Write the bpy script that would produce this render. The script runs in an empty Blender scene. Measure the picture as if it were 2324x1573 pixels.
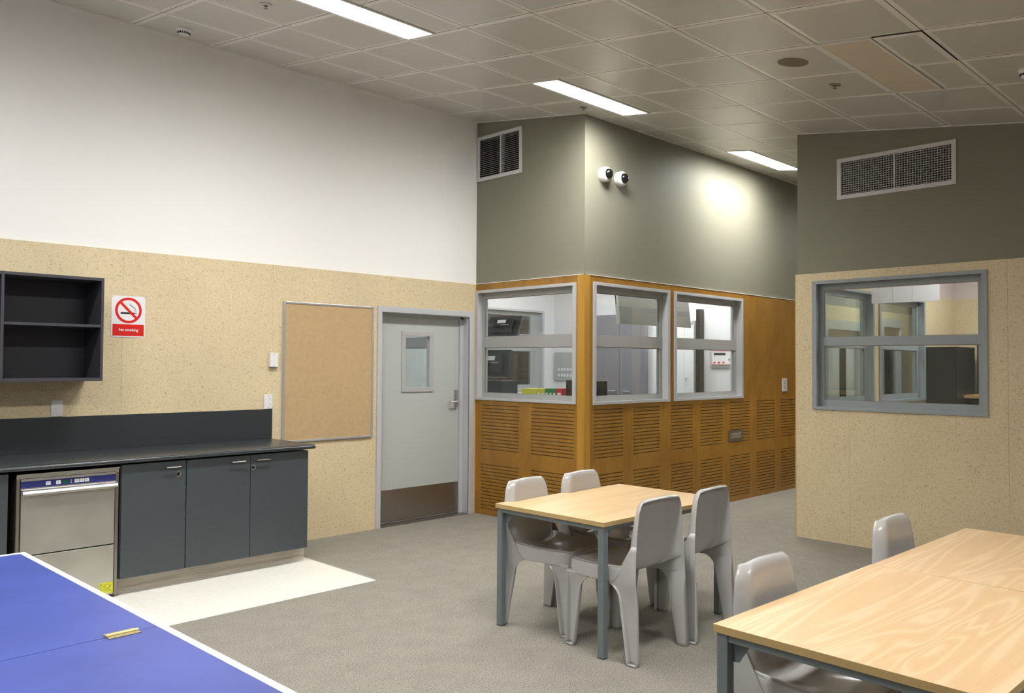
import bpy, bmesh, math, random
from mathutils import Vector, Matrix
random.seed(7)
C = bpy.context.scene.collection
S = bpy.context.scene

# ------------------------------------------------------------------ camera
W, H = 2324, 1573
f_px, yaw, pitch, roll, cy, cam_h = 1876.285, 0.786687, 0.0260987, 0.0059316, 776.92, 1.56365
F = Vector((math.cos(pitch)*math.cos(yaw), math.cos(pitch)*math.sin(yaw), math.sin(pitch)))
R0 = Vector((math.sin(yaw), -math.cos(yaw), 0.0)); U0 = R0.cross(F)
cr, sr = math.cos(roll), math.sin(roll)
R1 = R0*cr + U0*sr; U1 = U0*cr - R0*sr
cam = bpy.data.cameras.new('camera'); camo = bpy.data.objects.new('camera', cam); C.objects.link(camo)
mt = Matrix((R1, U1, -F)).transposed().to_4x4(); mt.translation = Vector((0, 0, cam_h)); camo.matrix_world = mt
cam.sensor_width = 36.0; cam.lens = f_px*36.0/W; cam.shift_y = (cy - H/2)/W
cam.clip_start = 0.02; cam.clip_end = 100
S.camera = camo

# ------------------------------------------------------------------ world, exposure
w = bpy.data.worlds.new('world'); S.world = w; w.use_nodes = True
w.node_tree.nodes['Background'].inputs[0].default_value = (0.5, 0.5, 0.5, 1)
w.node_tree.nodes['Background'].inputs[1].default_value = 0.05
S.view_settings.view_transform = 'Standard'; S.view_settings.look = 'None'
S.view_settings.gamma = 1.0; S.view_settings.use_curve_mapping = False
S.view_settings.exposure = 1.95
LAMP = 20.0           # emission of the room's fluorescent diffusers
try:
    S.cycles.max_bounces = 10; S.cycles.diffuse_bounces = 6; S.cycles.transparent_max_bounces = 16
    S.cycles.use_denoising = True; S.cycles.caustics_reflective = False
    S.cycles.sample_clamp_indirect = 8
except Exception: pass

# ------------------------------------------------------------------ room numbers (metres)
LW = 6.444      # left wall plane  y
CA = 5.887      # control room, face across  x
CB = 4.950      # control room, face along corridor  y
RW = 7.221      # right wall plane  x
RB = 3.539      # its free edge  y
T = 2.40        # top of the lining boards
def zc(y): return 3.1994 + 0.14325*y     # sloped ceiling

# ------------------------------------------------------------------ materials
MATS = {}
def nodes(name):
    m = bpy.data.materials.new(name); m.use_nodes = True; MATS[name] = m
    nt = m.node_tree; b = nt.nodes['Principled BSDF']
    return m, nt, b
def inp(b, **k):
    for n, v in k.items():
        n = {'rough': 'Roughness', 'metal': 'Metallic', 'spec': 'Specular IOR Level', 'coat': 'Coat Weight', 'coat_r': 'Coat Roughness'}[n]
        b.inputs[n].default_value = v
def plain(name, col, rough=0.5, metal=0.0, spec=0.5, coat=0.0, coat_r=0.1, var=0.0, scale=3.0, bump=0.0, bscale=200.0):
    m, nt, b = nodes(name)
    b.inputs['Base Color'].default_value = (*col, 1)
    inp(b, rough=rough, metal=metal, spec=spec, coat=coat, coat_r=coat_r)
    tc = nt.nodes.new('ShaderNodeTexCoord')
    if var:
        n = nt.nodes.new('ShaderNodeTexNoise'); n.inputs['Scale'].default_value = scale; n.inputs['Detail'].default_value = 4
        nt.links.new(tc.outputs['Object'], n.inputs['Vector'])
        r = nt.nodes.new('ShaderNodeValToRGB')
        r.color_ramp.elements[0].position = 0.3; r.color_ramp.elements[1].position = 0.7
        r.color_ramp.elements[0].color = (*[c*(1-var) for c in col], 1)
        r.color_ramp.elements[1].color = (*[min(1, c*(1+var)) for c in col], 1)
        nt.links.new(n.outputs['Fac'], r.inputs['Fac']); nt.links.new(r.outputs['Color'], b.inputs['Base Color'])
    if bump:
        n = nt.nodes.new('ShaderNodeTexNoise'); n.inputs['Scale'].default_value = bscale
        nt.links.new(tc.outputs['Object'], n.inputs['Vector'])
        bp = nt.nodes.new('ShaderNodeBump'); bp.inputs['Strength'].default_value = bump; bp.inputs['Distance'].default_value = 0.002
        nt.links.new(n.outputs['Fac'], bp.inputs['Height']); nt.links.new(bp.outputs['Normal'], b.inputs['Normal'])
    return m
def emit(name, col, strength, power=0.0):      # power > 0: prismatic diffuser, most light straight down
    m = bpy.data.materials.new(name); m.use_nodes = True; MATS[name] = m
    nt = m.node_tree; nt.nodes.clear()
    e = nt.nodes.new('ShaderNodeEmission'); e.inputs[0].default_value = (*col, 1); e.inputs[1].default_value = strength
    if power:
        g = nt.nodes.new('ShaderNodeNewGeometry'); d = nt.nodes.new('ShaderNodeVectorMath'); d.operation = 'DOT_PRODUCT'
        nt.links.new(g.outputs['Normal'], d.inputs[0]); nt.links.new(g.outputs['Incoming'], d.inputs[1])
        a = nt.nodes.new('ShaderNodeMath'); a.operation = 'ABSOLUTE'; nt.links.new(d.outputs['Value'], a.inputs[0])
        p = nt.nodes.new('ShaderNodeMath'); p.operation = 'POWER'; nt.links.new(a.outputs[0], p.inputs[0]); p.inputs[1].default_value = power
        k = nt.nodes.new('ShaderNodeMath'); k.operation = 'MULTIPLY'; nt.links.new(p.outputs[0], k.inputs[0]); k.inputs[1].default_value = strength
        nt.links.new(k.outputs[0], e.inputs[1])
    o = nt.nodes.new('ShaderNodeOutputMaterial'); nt.links.new(e.outputs[0], o.inputs[0]); return m
def ramp(nt, stops, interp='LINEAR'):
    r = nt.nodes.new('ShaderNodeValToRGB'); cr_ = r.color_ramp; cr_.interpolation = interp
    while len(cr_.elements) < len(stops): cr_.elements.new(0.5)
    for e, (p, c) in zip(cr_.elements, stops): e.position = p; e.color = (*c, 1)
    return r
def mapped(nt, scale, rot=(0, 0, 0)):
    tc = nt.nodes.new('ShaderNodeTexCoord'); mp = nt.nodes.new('ShaderNodeMapping')
    mp.inputs['Scale'].default_value = scale; mp.inputs['Rotation'].default_value = rot
    nt.links.new(tc.outputs['Object'], mp.inputs['Vector']); return mp.outputs['Vector']
def noise(nt, vec, scale, detail=4, dist=0.0, rough=0.5):
    n = nt.nodes.new('ShaderNodeTexNoise'); n.inputs['Scale'].default_value = scale
    n.inputs['Detail'].default_value = detail; n.inputs['Distortion'].default_value = dist; n.inputs['Roughness'].default_value = rough
    nt.links.new(vec, n.inputs['Vector']); return n.outputs['Fac']
def mix(nt, a, b_, fac, mode='MIX'):
    m = nt.nodes.new('ShaderNodeMix'); m.data_type = 'RGBA'; m.blend_type = mode
    for s, v in ((6, a), (7, b_)):
        if isinstance(v, tuple): m.inputs[s].default_value = (*v, 1)
        else: nt.links.new(v, m.inputs[s])
    if isinstance(fac, float): m.inputs[0].default_value = fac
    else: nt.links.new(fac, m.inputs[0])
    return m.outputs[2]

def strand_board(name, base, tint):
    m, nt, b = nodes(name); inp(b, rough=0.42, spec=0.4)
    v = mapped(nt, (1, 1, 1))
    c = ramp(nt, [(0.30, tuple(x*0.84 for x in base)), (0.5, base), (0.70, tuple(min(1, x*1.10) for x in base))])
    nt.links.new(noise(nt, v, 62, 5, 1.8, 0.62), c.inputs['Fac'])
    out = c.outputs['Color']
    for sc, thr, rt, k in (((4.2, 4.2, 13), 0.625, 0.5, 0.80), ((13, 13, 3.8), 0.635, -0.7, 0.72), ((7, 7, 21), 0.665, 2.3, 0.66), ((16, 16, 6), 0.68, 1.1, 0.60)):
        vv = mapped(nt, sc, (rt, rt*0.8, rt*0.5))
        fl = ramp(nt, [(thr, (0, 0, 0)), (thr+0.05, (1, 1, 1))])
        nt.links.new(noise(nt, vv, 9.0, 3, 1.0, 0.55), fl.inputs['Fac'])
        out = mix(nt, out, tuple(x*k for x in tint), fl.outputs['Color'])
    big = ramp(nt, [(0.35, (0.95, 0.95, 0.94)), (0.65, (1.02, 1.02, 1.0))])
    nt.links.new(noise(nt, v, 1.3, 2), big.inputs['Fac'])
    out = mix(nt, out, big.outputs['Color'], 1.0, 'MULTIPLY')
    nt.links.new(out, b.inputs['Base Color']); return m

def veneer(name, cols, scale, dist=1.0, nscale=4.0, rough=0.35, coat=0.2, fine=60):
    m, nt, b = nodes(name); inp(b, rough=rough, coat=coat, coat_r=0.25)
    v = mapped(nt, scale)
    c = ramp(nt, [(0.28, cols[0]), (0.5, cols[1]), (0.72, cols[2])])
    nt.links.new(noise(nt, v, nscale, 5, dist, 0.55), c.inputs['Fac'])
    v2 = mapped(nt, tuple(s*6 for s in scale))
    c2 = ramp(nt, [(0.3, (0.93, 0.92, 0.91)), (0.7, (1.04, 1.04, 1.04))])
    nt.links.new(noise(nt, v2, nscale*2.2, 4, 0.3, 0.6), c2.inputs['Fac'])
    out = mix(nt, c.outputs['Color'], c2.outputs['Color'], 1.0, 'MULTIPLY')
    nt.links.new(out, b.inputs['Base Color']); return m

def beech(name, cols, rings):
    m, nt, b = nodes(name); inp(b, rough=0.33, spec=0.45, coat=0.0)
    v = mapped(nt, (0.30, 2.6, 2.6), (0, 0, 0.03))
    n1 = noise(nt, v, 1.6, 2, 0.6, 0.5)
    mul = nt.nodes.new('ShaderNodeMath'); mul.operation = 'MULTIPLY'; nt.links.new(n1, mul.inputs[0]); mul.inputs[1].default_value = rings
    sn = nt.nodes.new('ShaderNodeMath'); sn.operation = 'SINE'; nt.links.new(mul.outputs[0], sn.inputs[0])
    ad = nt.nodes.new('ShaderNodeMath'); ad.operation = 'MULTIPLY_ADD'; nt.links.new(sn.outputs[0], ad.inputs[0]); ad.inputs[1].default_value = 0.5; ad.inputs[2].default_value = 0.5
    c = ramp(nt, [(0.0, cols[0]), (0.6, cols[1]), (1.0, cols[2])]); nt.links.new(ad.outputs[0], c.inputs['Fac'])
    v2 = mapped(nt, (4, 60, 60))
    c2 = ramp(nt, [(0.3, (0.95, 0.94, 0.92)), (0.7, (1.03, 1.03, 1.03))]); nt.links.new(noise(nt, v2, 3, 5, 0.2, 0.6), c2.inputs['Fac'])
    nt.links.new(mix(nt, c.outputs['Color'], c2.outputs['Color'], 1.0, 'MULTIPLY'), b.inputs['Base Color']); return m

def carpet_mat():
    m, nt, b = nodes('carpet'); inp(b, rough=0.95, spec=0.1)
    v = mapped(nt, (1, 1, 1))
    c = ramp(nt, [(0.30, (0.11, 0.103, 0.09)), (0.45, (0.225, 0.212, 0.186)), (0.6, (0.34, 0.32, 0.282)), (0.75, (0.56, 0.52, 0.46))])
    nt.links.new(noise(nt, v, 170, 3, 0.5, 0.7), c.inputs['Fac'])
    c2 = ramp(nt, [(0.38, (0.95, 0.95, 0.94)), (0.62, (1.03, 1.02, 1.01))]); nt.links.new(noise(nt, v, 6, 3), c2.inputs['Fac'])
    nt.links.new(mix(nt, c.outputs['Color'], c2.outputs['Color'], 1.0, 'MULTIPLY'), b.inputs['Base Color'])
    bp = nt.nodes.new('ShaderNodeBump'); bp.inputs['Strength'].default_value = 0.6; bp.inputs['Distance'].default_value = 0.004
    nt.links.new(noise(nt, v, 260, 2), bp.inputs['Height']); nt.links.new(bp.outputs['Normal'], b.inputs['Normal']); return m

def glass_mat(name, tint=(0.93, 0.97, 0.95)):
    m = bpy.data.materials.new(name); m.use_nodes = True; MATS[name] = m
    nt = m.node_tree; nt.nodes.clear()
    t = nt.nodes.new('ShaderNodeBsdfTransparent'); t.inputs[0].default_value = (*tint, 1)
    g = nt.nodes.new('ShaderNodeBsdfGlossy'); g.inputs['Roughness'].default_value = 0.0
    fr = nt.nodes.new('ShaderNodeFresnel')
    geo = nt.nodes.new('ShaderNodeNewGeometry'); ma = nt.nodes.new('ShaderNodeMath'); ma.operation = 'MULTIPLY_ADD'   # same reflectance on both faces of the pane
    nt.links.new(geo.outputs['Backfacing'], ma.inputs[0]); ma.inputs[1].default_value = 1/1.5-1.5; ma.inputs[2].default_value = 1.5
    nt.links.new(ma.outputs[0], fr.inputs[0])
    mx = nt.nodes.new('ShaderNodeMixShader'); o = nt.nodes.new('ShaderNodeOutputMaterial')
    nt.links.new(fr.outputs[0], mx.inputs[0]); nt.links.new(t.outputs[0], mx.inputs[1]); nt.links.new(g.outputs[0], mx.inputs[2])
    nt.links.new(mx.outputs[0], o.inputs[0]); return m

plain('white_paint', (0.87, 0.862, 0.845), 0.6)
plain('olive_paint', (0.240, 0.232, 0.180), 0.55, spec=0.25)
plain('soft_white', (0.74, 0.73, 0.75), 0.6)
strand_board('strand_board', (0.70, 0.585, 0.385), (0.58, 0.43, 0.235))
veneer('golden_veneer', [(0.275, 0.128, 0.014), (0.335, 0.162, 0.020), (0.39, 0.20, 0.028)], (1.2, 1.2, 0.45), 1.5, 3.0, 0.36, 0.15)
veneer('golden_timber', [(0.42, 0.21, 0.026), (0.49, 0.26, 0.036), (0.56, 0.31, 0.05)], (14, 14, 0.6), 0.6, 2.0, 0.36, 0.15)
veneer('plinth_wood', [(0.42, 0.375, 0.32), (0.53, 0.48, 0.41), (0.62, 0.57, 0.49)], (1.0, 1.0, 16), 0.6, 3.0, 0.45, 0.0)
beech('beech_smooth', [(0.62, 0.43, 0.225), (0.66, 0.465, 0.25), (0.69, 0.49, 0.27)], 40.0)
beech('beech_figured', [(0.68, 0.465, 0.26), (0.70, 0.49, 0.28), (0.76, 0.565, 0.355)], 85.0)
plain('beech_edge', (0.50, 0.35, 0.15), 0.4, var=0.06, scale=8)
carpet_mat()
plain('vinyl', (0.78, 0.765, 0.70), 0.35, var=0.04, scale=25, spec=0.4)
plain('tile_border', (0.79, 0.775, 0.735), 0.32, spec=0.8)
plain('tile_face', (0.585, 0.572, 0.535), 0.30, spec=0.8, bump=0.08, bscale=900)
plain('ceiling_void', (0.04, 0.035, 0.03), 0.8)
plain('grey_frame', (0.38, 0.39, 0.385), 0.42, spec=0.45)
plain('light_grey_frame', (0.50, 0.51, 0.53), 0.42, spec=0.45)
plain('blue_grey_frame', (0.31, 0.345, 0.36), 0.42, spec=0.45)
plain('door_grey', (0.46, 0.485, 0.47), 0.42, spec=0.45)
plain('rubber_black', (0.012, 0.012, 0.013), 0.5)
plain('charcoal', (0.054, 0.064, 0.072), 0.42, spec=0.45, var=0.05, scale=40)
plain('charcoal_splash', (0.034, 0.039, 0.044), 0.4, spec=0.4)
plain('charcoal_top', (0.034, 0.040, 0.045), 0.27, spec=0.5, var=0.12, scale=60)
plain('charcoal_shelf', (0.050, 0.049, 0.060), 0.5, spec=0.4)
plain('steel', (0.50, 0.49, 0.445), 0.38, metal=0.85, var=0.10, scale=4)
plain('steel_bright', (0.62, 0.61, 0.58), 0.28, metal=0.9)
plain('steel_dark', (0.30, 0.27, 0.23), 0.35, metal=0.85)
plain('kick_steel', (0.33, 0.31, 0.285), 0.30, metal=0.9)
plain('chrome', (0.75, 0.75, 0.77), 0.15, metal=1.0)
plain('aluminium', (0.55, 0.55, 0.56), 0.35, metal=0.6)
plain('cork_board', (0.50, 0.35, 0.185), 0.75, var=0.05, scale=30)
plain('chair_plastic', (0.45, 0.447, 0.443), 0.15, spec=0.5)
plain('table_steel', (0.155, 0.185, 0.20), 0.4, spec=0.5)
plain('blue_top', (0.055, 0.085, 0.345), 0.34, spec=0.55, var=0.10, scale=5)
plain('line_white', (0.85, 0.86, 0.84), 0.4)
plain('brass', (0.60, 0.52, 0.28), 0.35, metal=0.8)
plain('white_plastic', (0.78, 0.78, 0.79), 0.35)
plain('grille_white', (0.66, 0.65, 0.68), 0.45)
plain('grille_blade', (0.50, 0.49, 0.48), 0.45)
plain('duct_black', (0.006, 0.006, 0.006), 0.8)
plain('black_gloss', (0.008, 0.008, 0.009), 0.08, coat=0.6)
plain('black_plastic', (0.02, 0.02, 0.023), 0.35)
plain('sign_white', (0.82, 0.82, 0.85), 0.25)
plain('sign_red', (0.70, 0.02, 0.015), 0.3)
plain('panel_blue', (0.03, 0.035, 0.19), 0.3)
plain('display_green', (0.0, 0.09, 0.05), 0.3)
plain('sticker_yellow', (0.55, 0.56, 0.03), 0.45, var=0.15, scale=40)
plain('speaker_cloth', (0.20, 0.17, 0.125), 0.7)
plain('unlit_diffuser', (0.66, 0.57, 0.46), 0.35)
plain('folder_yellow', (0.62, 0.58, 0.03), 0.5)
plain('folder_green', (0.02, 0.20, 0.06), 0.5)
plain('folder_red', (0.62, 0.02, 0.03), 0.5)
plain('lilac_laminate', (0.22, 0.21, 0.24), 0.45)
plain('panel_grey', (0.42, 0.42, 0.42), 0.45)
plain('brown_wall', (0.16, 0.095, 0.045), 0.6)
plain('dark_laminate', (0.018, 0.017, 0.016), 0.35)
plain('shelf_wood', (0.55, 0.33, 0.16), 0.45)
plain('pink_white', (0.66, 0.58, 0.56), 0.6)
plain('navy_glass', (0.006, 0.008, 0.03), 0.1)
plain('reflection_grey', (0.42, 0.405, 0.38), 0.4)  # tone of a window reflection, given to a solid board
glass_mat('glass')
emit('lamp_on', (1.0, 0.985, 0.95), LAMP, 0.8)
emit('lamp_inside', (1.0, 0.975, 0.97), 7.0)

# ------------------------------------------------------------------ mesh helpers
class MB:
    def __init__(s): s.v = []; s.f = []; s.m = []
    def quad(s, pts, mi=0):
        n = len(s.v); s.v += [tuple(p) for p in pts]; s.f.append(tuple(range(n, n+len(pts)))); s.m.append(mi); return s
    def hexa(s, p, mi=0):
        n = len(s.v); s.v += [tuple(q) for q in p]
        for q in ((0, 3, 2, 1), (4, 5, 6, 7), (0, 1, 5, 4), (1, 2, 6, 5), (2, 3, 7, 6), (3, 0, 4, 7)):
            s.f.append(tuple(n+i for i in q)); s.m.append(mi)
        return s
    def box(s, x0, x1, y0, y1, z0, z1, mi=0):
        x0, x1 = min(x0, x1), max(x0, x1); y0, y1 = min(y0, y1), max(y0, y1); z0, z1 = min(z0, z1), max(z0, z1)
        return s.hexa([(x0, y0, z0), (x1, y0, z0), (x1, y1, z0), (x0, y1, z0), (x0, y0, z1), (x1, y0, z1), (x1, y1, z1), (x0, y1, z1)], mi)
    def fbox(s, o, ex, ey, ez, u0, u1, v0, v1, w0, w1, mi=0):   # box in a frame
        P = lambda u, v, w: Vector(o)+Vector(ex)*u+Vector(ey)*v+Vector(ez)*w
        return s.hexa([P(u0, v0, w0), P(u1, v0, w0), P(u1, v1, w0), P(u0, v1, w0), P(u0, v0, w1), P(u1, v0, w1), P(u1, v1, w1), P(u0, v1, w1)], mi)
    def grid(s, rows, mi=0, close=False):
        n = len(s.v); nr = len(rows); nc = len(rows[0])
        for r in rows: s.v += [tuple(p) for p in r]
        for i in range(nr-1):
            for j in range(nc if close else nc-1):
                k = (j+1) % nc
                s.f.append((n+i*nc+j, n+i*nc+k, n+(i+1)*nc+k, n+(i+1)*nc+j)); s.m.append(mi)
        return s
    def lathe(s, prof, o, ax, seg=24, mi=0, cap=True):
        ax = Vector(ax).normalized(); t = Vector((0, 0, 1)) if abs(ax.z) < 0.9 else Vector((1, 0, 0))
        e1 = ax.cross(t).normalized(); e2 = ax.cross(e1)
        rows = []
        for r, h in prof:
            rows.append([Vector(o)+ax*h+(e1*math.cos(a)+e2*math.sin(a))*r for a in [2*math.pi*i/seg for i in range(seg)]])
        s.grid(rows, mi, close=True)
        if cap:
            if prof[0][0] > 1e-6: s.quad(rows[0][::-1], mi)
            if prof[-1][0] > 1e-6: s.quad(rows[-1], mi)
        return s
    def tube(s, pts, r, seg=10, mi=0):
        pts = [Vector(p) for p in pts]; rows = []; prev = None
        for i, p in enumerate(pts):
            d = (pts[min(i+1, len(pts)-1)]-pts[max(i-1, 0)]).normalized()
            t = prev if prev is not None else (Vector((0, 0, 1)) if abs(d.z) < 0.9 else Vector((1, 0, 0)))
            e1 = d.cross(t).normalized(); e2 = e1.cross(d).normalized(); prev = e2
            rows.append([p+(e1*math.cos(a)+e2*math.sin(a))*r for a in [2*math.pi*k/seg for k in range(seg)]])
        s.grid(rows, mi, close=True); s.quad(rows[0][::-1], mi); s.quad(rows[-1], mi); return s
    def prism(s, poly, ext, mi=0):          # poly: list of 3D points, ext: extrusion vector
        a = [Vector(p) for p in poly]; b = [p+Vector(ext) for p in a]; n = len(a)
        s.quad(a[::-1], mi); s.quad(b, mi)
        for i in range(n): s.quad([a[i], a[(i+1) % n], b[(i+1) % n], b[i]], mi)
        return s

WORLD = {}
def obj(name, mb, mats, parent=None, bevel=0.0, smooth=False, solid=0.0, sub=0, local=False):
    me = bpy.data.meshes.new(name)
    v = mb.v
    if parent is not None and not local:
        o = WORLD.get(parent.name, Vector((0, 0, 0))); v = [(p[0]-o[0], p[1]-o[1], p[2]-o[2]) for p in v]
    me.from_pydata(v, [], mb.f)
    if isinstance(mats, str): mats = [mats]
    for m in mats: me.materials.append(MATS[m])
    me.polygons.foreach_set('material_index', mb.m)
    bm = bmesh.new(); bm.from_mesh(me)
    if smooth or solid: bmesh.ops.remove_doubles(bm, verts=bm.verts, dist=1e-5)
    bmesh.ops.recalc_face_normals(bm, faces=bm.faces) if not solid else None
    bm.to_mesh(me); bm.free()
    if smooth:
        me.polygons.foreach_set('use_smooth', [True]*len(me.polygons))
        if smooth != 'all':
            try: me.set_sharp_from_angle(angle=math.radians(smooth if smooth is not True else 40))
            except Exception: pass
    me.update()
    ob = bpy.data.objects.new(name, me); C.objects.link(ob)
    if parent is not None:
        ob.parent = parent; WORLD[ob.name] = WORLD.get(parent.name, Vector((0, 0, 0)))
    if solid:
        md = ob.modifiers.new('solid', 'SOLIDIFY'); md.thickness = abs(solid); md.offset = 0.0
    if sub:
        md = ob.modifiers.new('sub', 'SUBSURF'); md.levels = sub; md.render_levels = sub
    if bevel:
        md = ob.modifiers.new('bevel', 'BEVEL'); md.width = bevel; md.segments = 2; md.limit_method = 'ANGLE'; md.angle_limit = math.radians(50)
    return ob
def tag(o, label, cat, group=None):
    o['label'] = label; o['category'] = cat
    if group: o['group'] = group
    return o
def thing(name, label, cat, loc=(0, 0, 0), rz=0.0, group=None):
    o = bpy.data.objects.new(name, None); o.empty_display_size = 0.05; C.objects.link(o)
    o.location = loc; o.rotation_euler = (0, 0, rz); WORLD[o.name] = Vector(loc)
    return tag(o, label, cat, group)
def struct(name, mb, mats, parent=None, **k):
    o = obj(name, mb, mats, parent, **k)
    if parent is None: o['kind'] = 'structure'
    return o
def dup(root, loc, rz, label, group=None):
    r = root.copy(); C.objects.link(r); r.location = loc; r.rotation_euler = (0, 0, rz); r['label'] = label
    if group: r['group'] = group
    for ch in list(root.children):
        c = ch.copy(); C.objects.link(c); c.parent = r
        for g in ch.children:
            d = g.copy(); C.objects.link(d); d.parent = c
    return r

# a wall slab lying in plane `axis`=c with rectangular holes; us: along, zs: up
def slab(mb, axis, c0, c1, u0, u1, z0, z1, holes=(), mi=0, mi_back=None):
    """axis 'x': slab between x=c0 (front) and x=c1, u is y.  axis 'y': between y=c0 and y=c1, u is x."""
    us = sorted({u0, u1, *[h[0] for h in holes], *[h[1] for h in holes]}); us = [u for u in us if u0 <= u <= u1]
    zs = sorted({z0, z1, *[h[2] for h in holes], *[h[3] for h in holes]}); zs = [z for z in zs if z0 <= z <= z1]
    P = (lambda u, z, c: (c, u, z)) if axis == 'x' else (lambda u, z, c: (u, c, z))
    inh = lambda u, z: any(h[0] < u < h[1] and h[2] < z < h[3] for h in holes)
    mb2 = mi if mi_back is None else mi_back
    for i in range(len(us)-1):
        for j in range(len(zs)-1):
            a, b, c, d = us[i], us[i+1], zs[j], zs[j+1]
            if inh((a+b)/2, (c+d)/2): continue
            mb.quad([P(a, c, c0), P(b, c, c0), P(b, d, c0), P(a, d, c0)], mi)
            mb.quad([P(a, c, c1), P(a, d, c1), P(b, d, c1), P(b, c, c1)], mb2)
            for (p, q, nu, nz) in (((a, c), (b, c), (a+b)/2, c-1e-4), ((b, c), (b, d), b+1e-4, (c+d)/2), ((b, d), (a, d), (a+b)/2, d+1e-4), ((a, d), (a, c), a-1e-4, (c+d)/2)):
                if not (u0 < nu < u1 and z0 < nz < z1) or inh(nu, nz):
                    mb.quad([P(*p, c0), P(*p, c1), P(*q, c1), P(*q, c0)], mi)
    return mb

# ------------------------------------------------------------------ structure: floor
mb = MB(); mb.box(-4.0, 17.0, -4.0, 9.6, -0.1, 0.0); struct('floor', mb, 'carpet')
mb = MB(); mb.box(-1.0, 3.54, 4.92, LW, 0.0005, 0.003); struct('floor', mb, 'vinyl')
mb = MB(); mb.box(3.540, 3.552, 4.92, 5.86, 0.0005, 0.005); struct('trim_1', mb, 'aluminium')

# ------------------------------------------------------------------ structure: left wall
DOOR = (4.668, 5.792, 0.0, 2.057)
mb = MB(); slab(mb, 'y', LW+0.012, LW+0.14, -4.0, CA+0.012, 0.0, 4.25, [DOOR])
struct('wall_left', mb, 'white_paint')
segs = [-4.0+0.07, -1.40, -0.165, 1.07, 2.303, 3.538, 4.773, CA]
for i in range(len(segs)-1):
    mb = MB(); a, b = segs[i]+0.0006, segs[i+1]-0.0006
    hs = [(max(DOOR[0], a), min(DOOR[1], b), 0.0, DOOR[3])] if a < DOOR[1] and b > DOOR[0] else []
    slab(mb, 'y', LW, LW+0.012, a, b, 0.0, T, hs); struct('trim_2', mb, 'strand_board')

# ------------------------------------------------------------------ control room faces
V1 = (5.800, 6.444, 3.503, 3.947)      # hole for the left grille
W1 = (5.075, 6.430, 1.20, 2.318); W2 = (6.02, 7.24, 1.20, 2.325); W3 = (7.355, 8.735, 1.20, 2.325)
mb = MB(); slab(mb, 'x', CA+0.012, CA+0.13, CB+0.012, 6.585, 0.0, 4.25, [(5.812, 6.432, 3.515, 3.935), W1], 0, 1)
slab(mb, 'x', CA+0.012, CA+0.13, 6.585, 8.2, 0.0, 3.2, [(6.78, 8.02, 1.20, 2.32)], 1, 1)
struct('wall_control_side', mb, ['olive_paint', 'soft_white'])
mb = MB(); slab(mb, 'y', CB+0.012, CB+0.13, CA+0.13, 17.0, 0.0, 4.1, [W2, W3, (11.0, 12.13, 0, 2.10), (12.95, 13.7, 0, 2.2)], 0, 1)
struct('wall_corridor', mb, ['olive_paint', 'soft_white'])
def slots(cols, rows=((0.678, 1.138), (0.063, 0.523))):
    hs = []
    for a, b in cols:
        for z0, z1 in rows:
            for k in range(14):
                z = z0+0.004+k*(z1-z0-0.008)/13
                hs.append((a, b, z-0.0042, z+0.0042))
    return hs
def lined(mb, axis, c0, u0, u1, z0, z1, holes, slot_holes):
    slab(mb, axis, c0, c0+0.012, u0, u1, z0, z1, list(holes)+slot_holes, 0, 0)
# face across (plane x)
mb = MB(); lined(mb, 'x', CA, 5.037, LW, 0.0, T, [W1], slots([(5.074, 5.625), (5.797, 6.347)]))
struct('trim_3', mb, ['golden_veneer'])
# face along the corridor (plane y), panels meet at seams
cols = [(6.026+0.6105*k, 6.026+0.6105*k+0.448) for k in range(7)]
for (a, b, ho, cc) in ((5.966, 7.289, [W2], cols[:2]), (7.291, 8.379, [W3], cols[2:4]), (8.381, 9.62, [W3], cols[4:6]), (9.622, 10.28, [], cols[6:7])):
    hh = [(max(h[0], a), min(h[1], b), h[2], h[3]) for h in ho]
    mb = MB(); lined(mb, 'y', CB, a, b, 0.0, T, hh, slots([(max(p, a+0.001), min(q, b-0.001)) for p, q in cc]))
    struct('trim_4', mb, ['golden_veneer'])
# dark cavity sheets behind the slots
mb = MB(); mb.box(CA+0.0122, CA+0.0135, 5.05, 6.43, 0.03, 1.16); mb.box(6.0, 10.3, CB+0.0122, CB+0.0135, 0.03, 1.16)
struct('trim_5', mb, 'rubber_black')
# timber corner post and the pale bead above the veneer
mb = MB(); mb.box(CA-0.004, CA+0.079, CB-0.004, CB+0.087, 0.0, T); struct('trim_6', mb, 'golden_timber', bevel=0.002)
mb = MB(); mb.box(CA-0.004, CA+0.012, CB-0.004, LW, T, T+0.006); mb.box(CA-0.004, 10.28, CB-0.004, CB+0.012, T, T+0.006)
struct('trim_7', mb, 'tile_border')
for a, b in ((10.282, 11.0), (12.13, 12.95), (13.70, 17.0)):
    mb = MB(); mb.box(a, b, CB, CB+0.012, 0, T); struct('trim_8', mb, 'strand_board')
mb = MB(); mb.box(11.0, 12.13, CB, CB+0.012, 2.10, T); mb.box(12.95, 13.70, CB, CB+0.012, 2.20, T); struct('trim_8', mb, 'strand_board')

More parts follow.
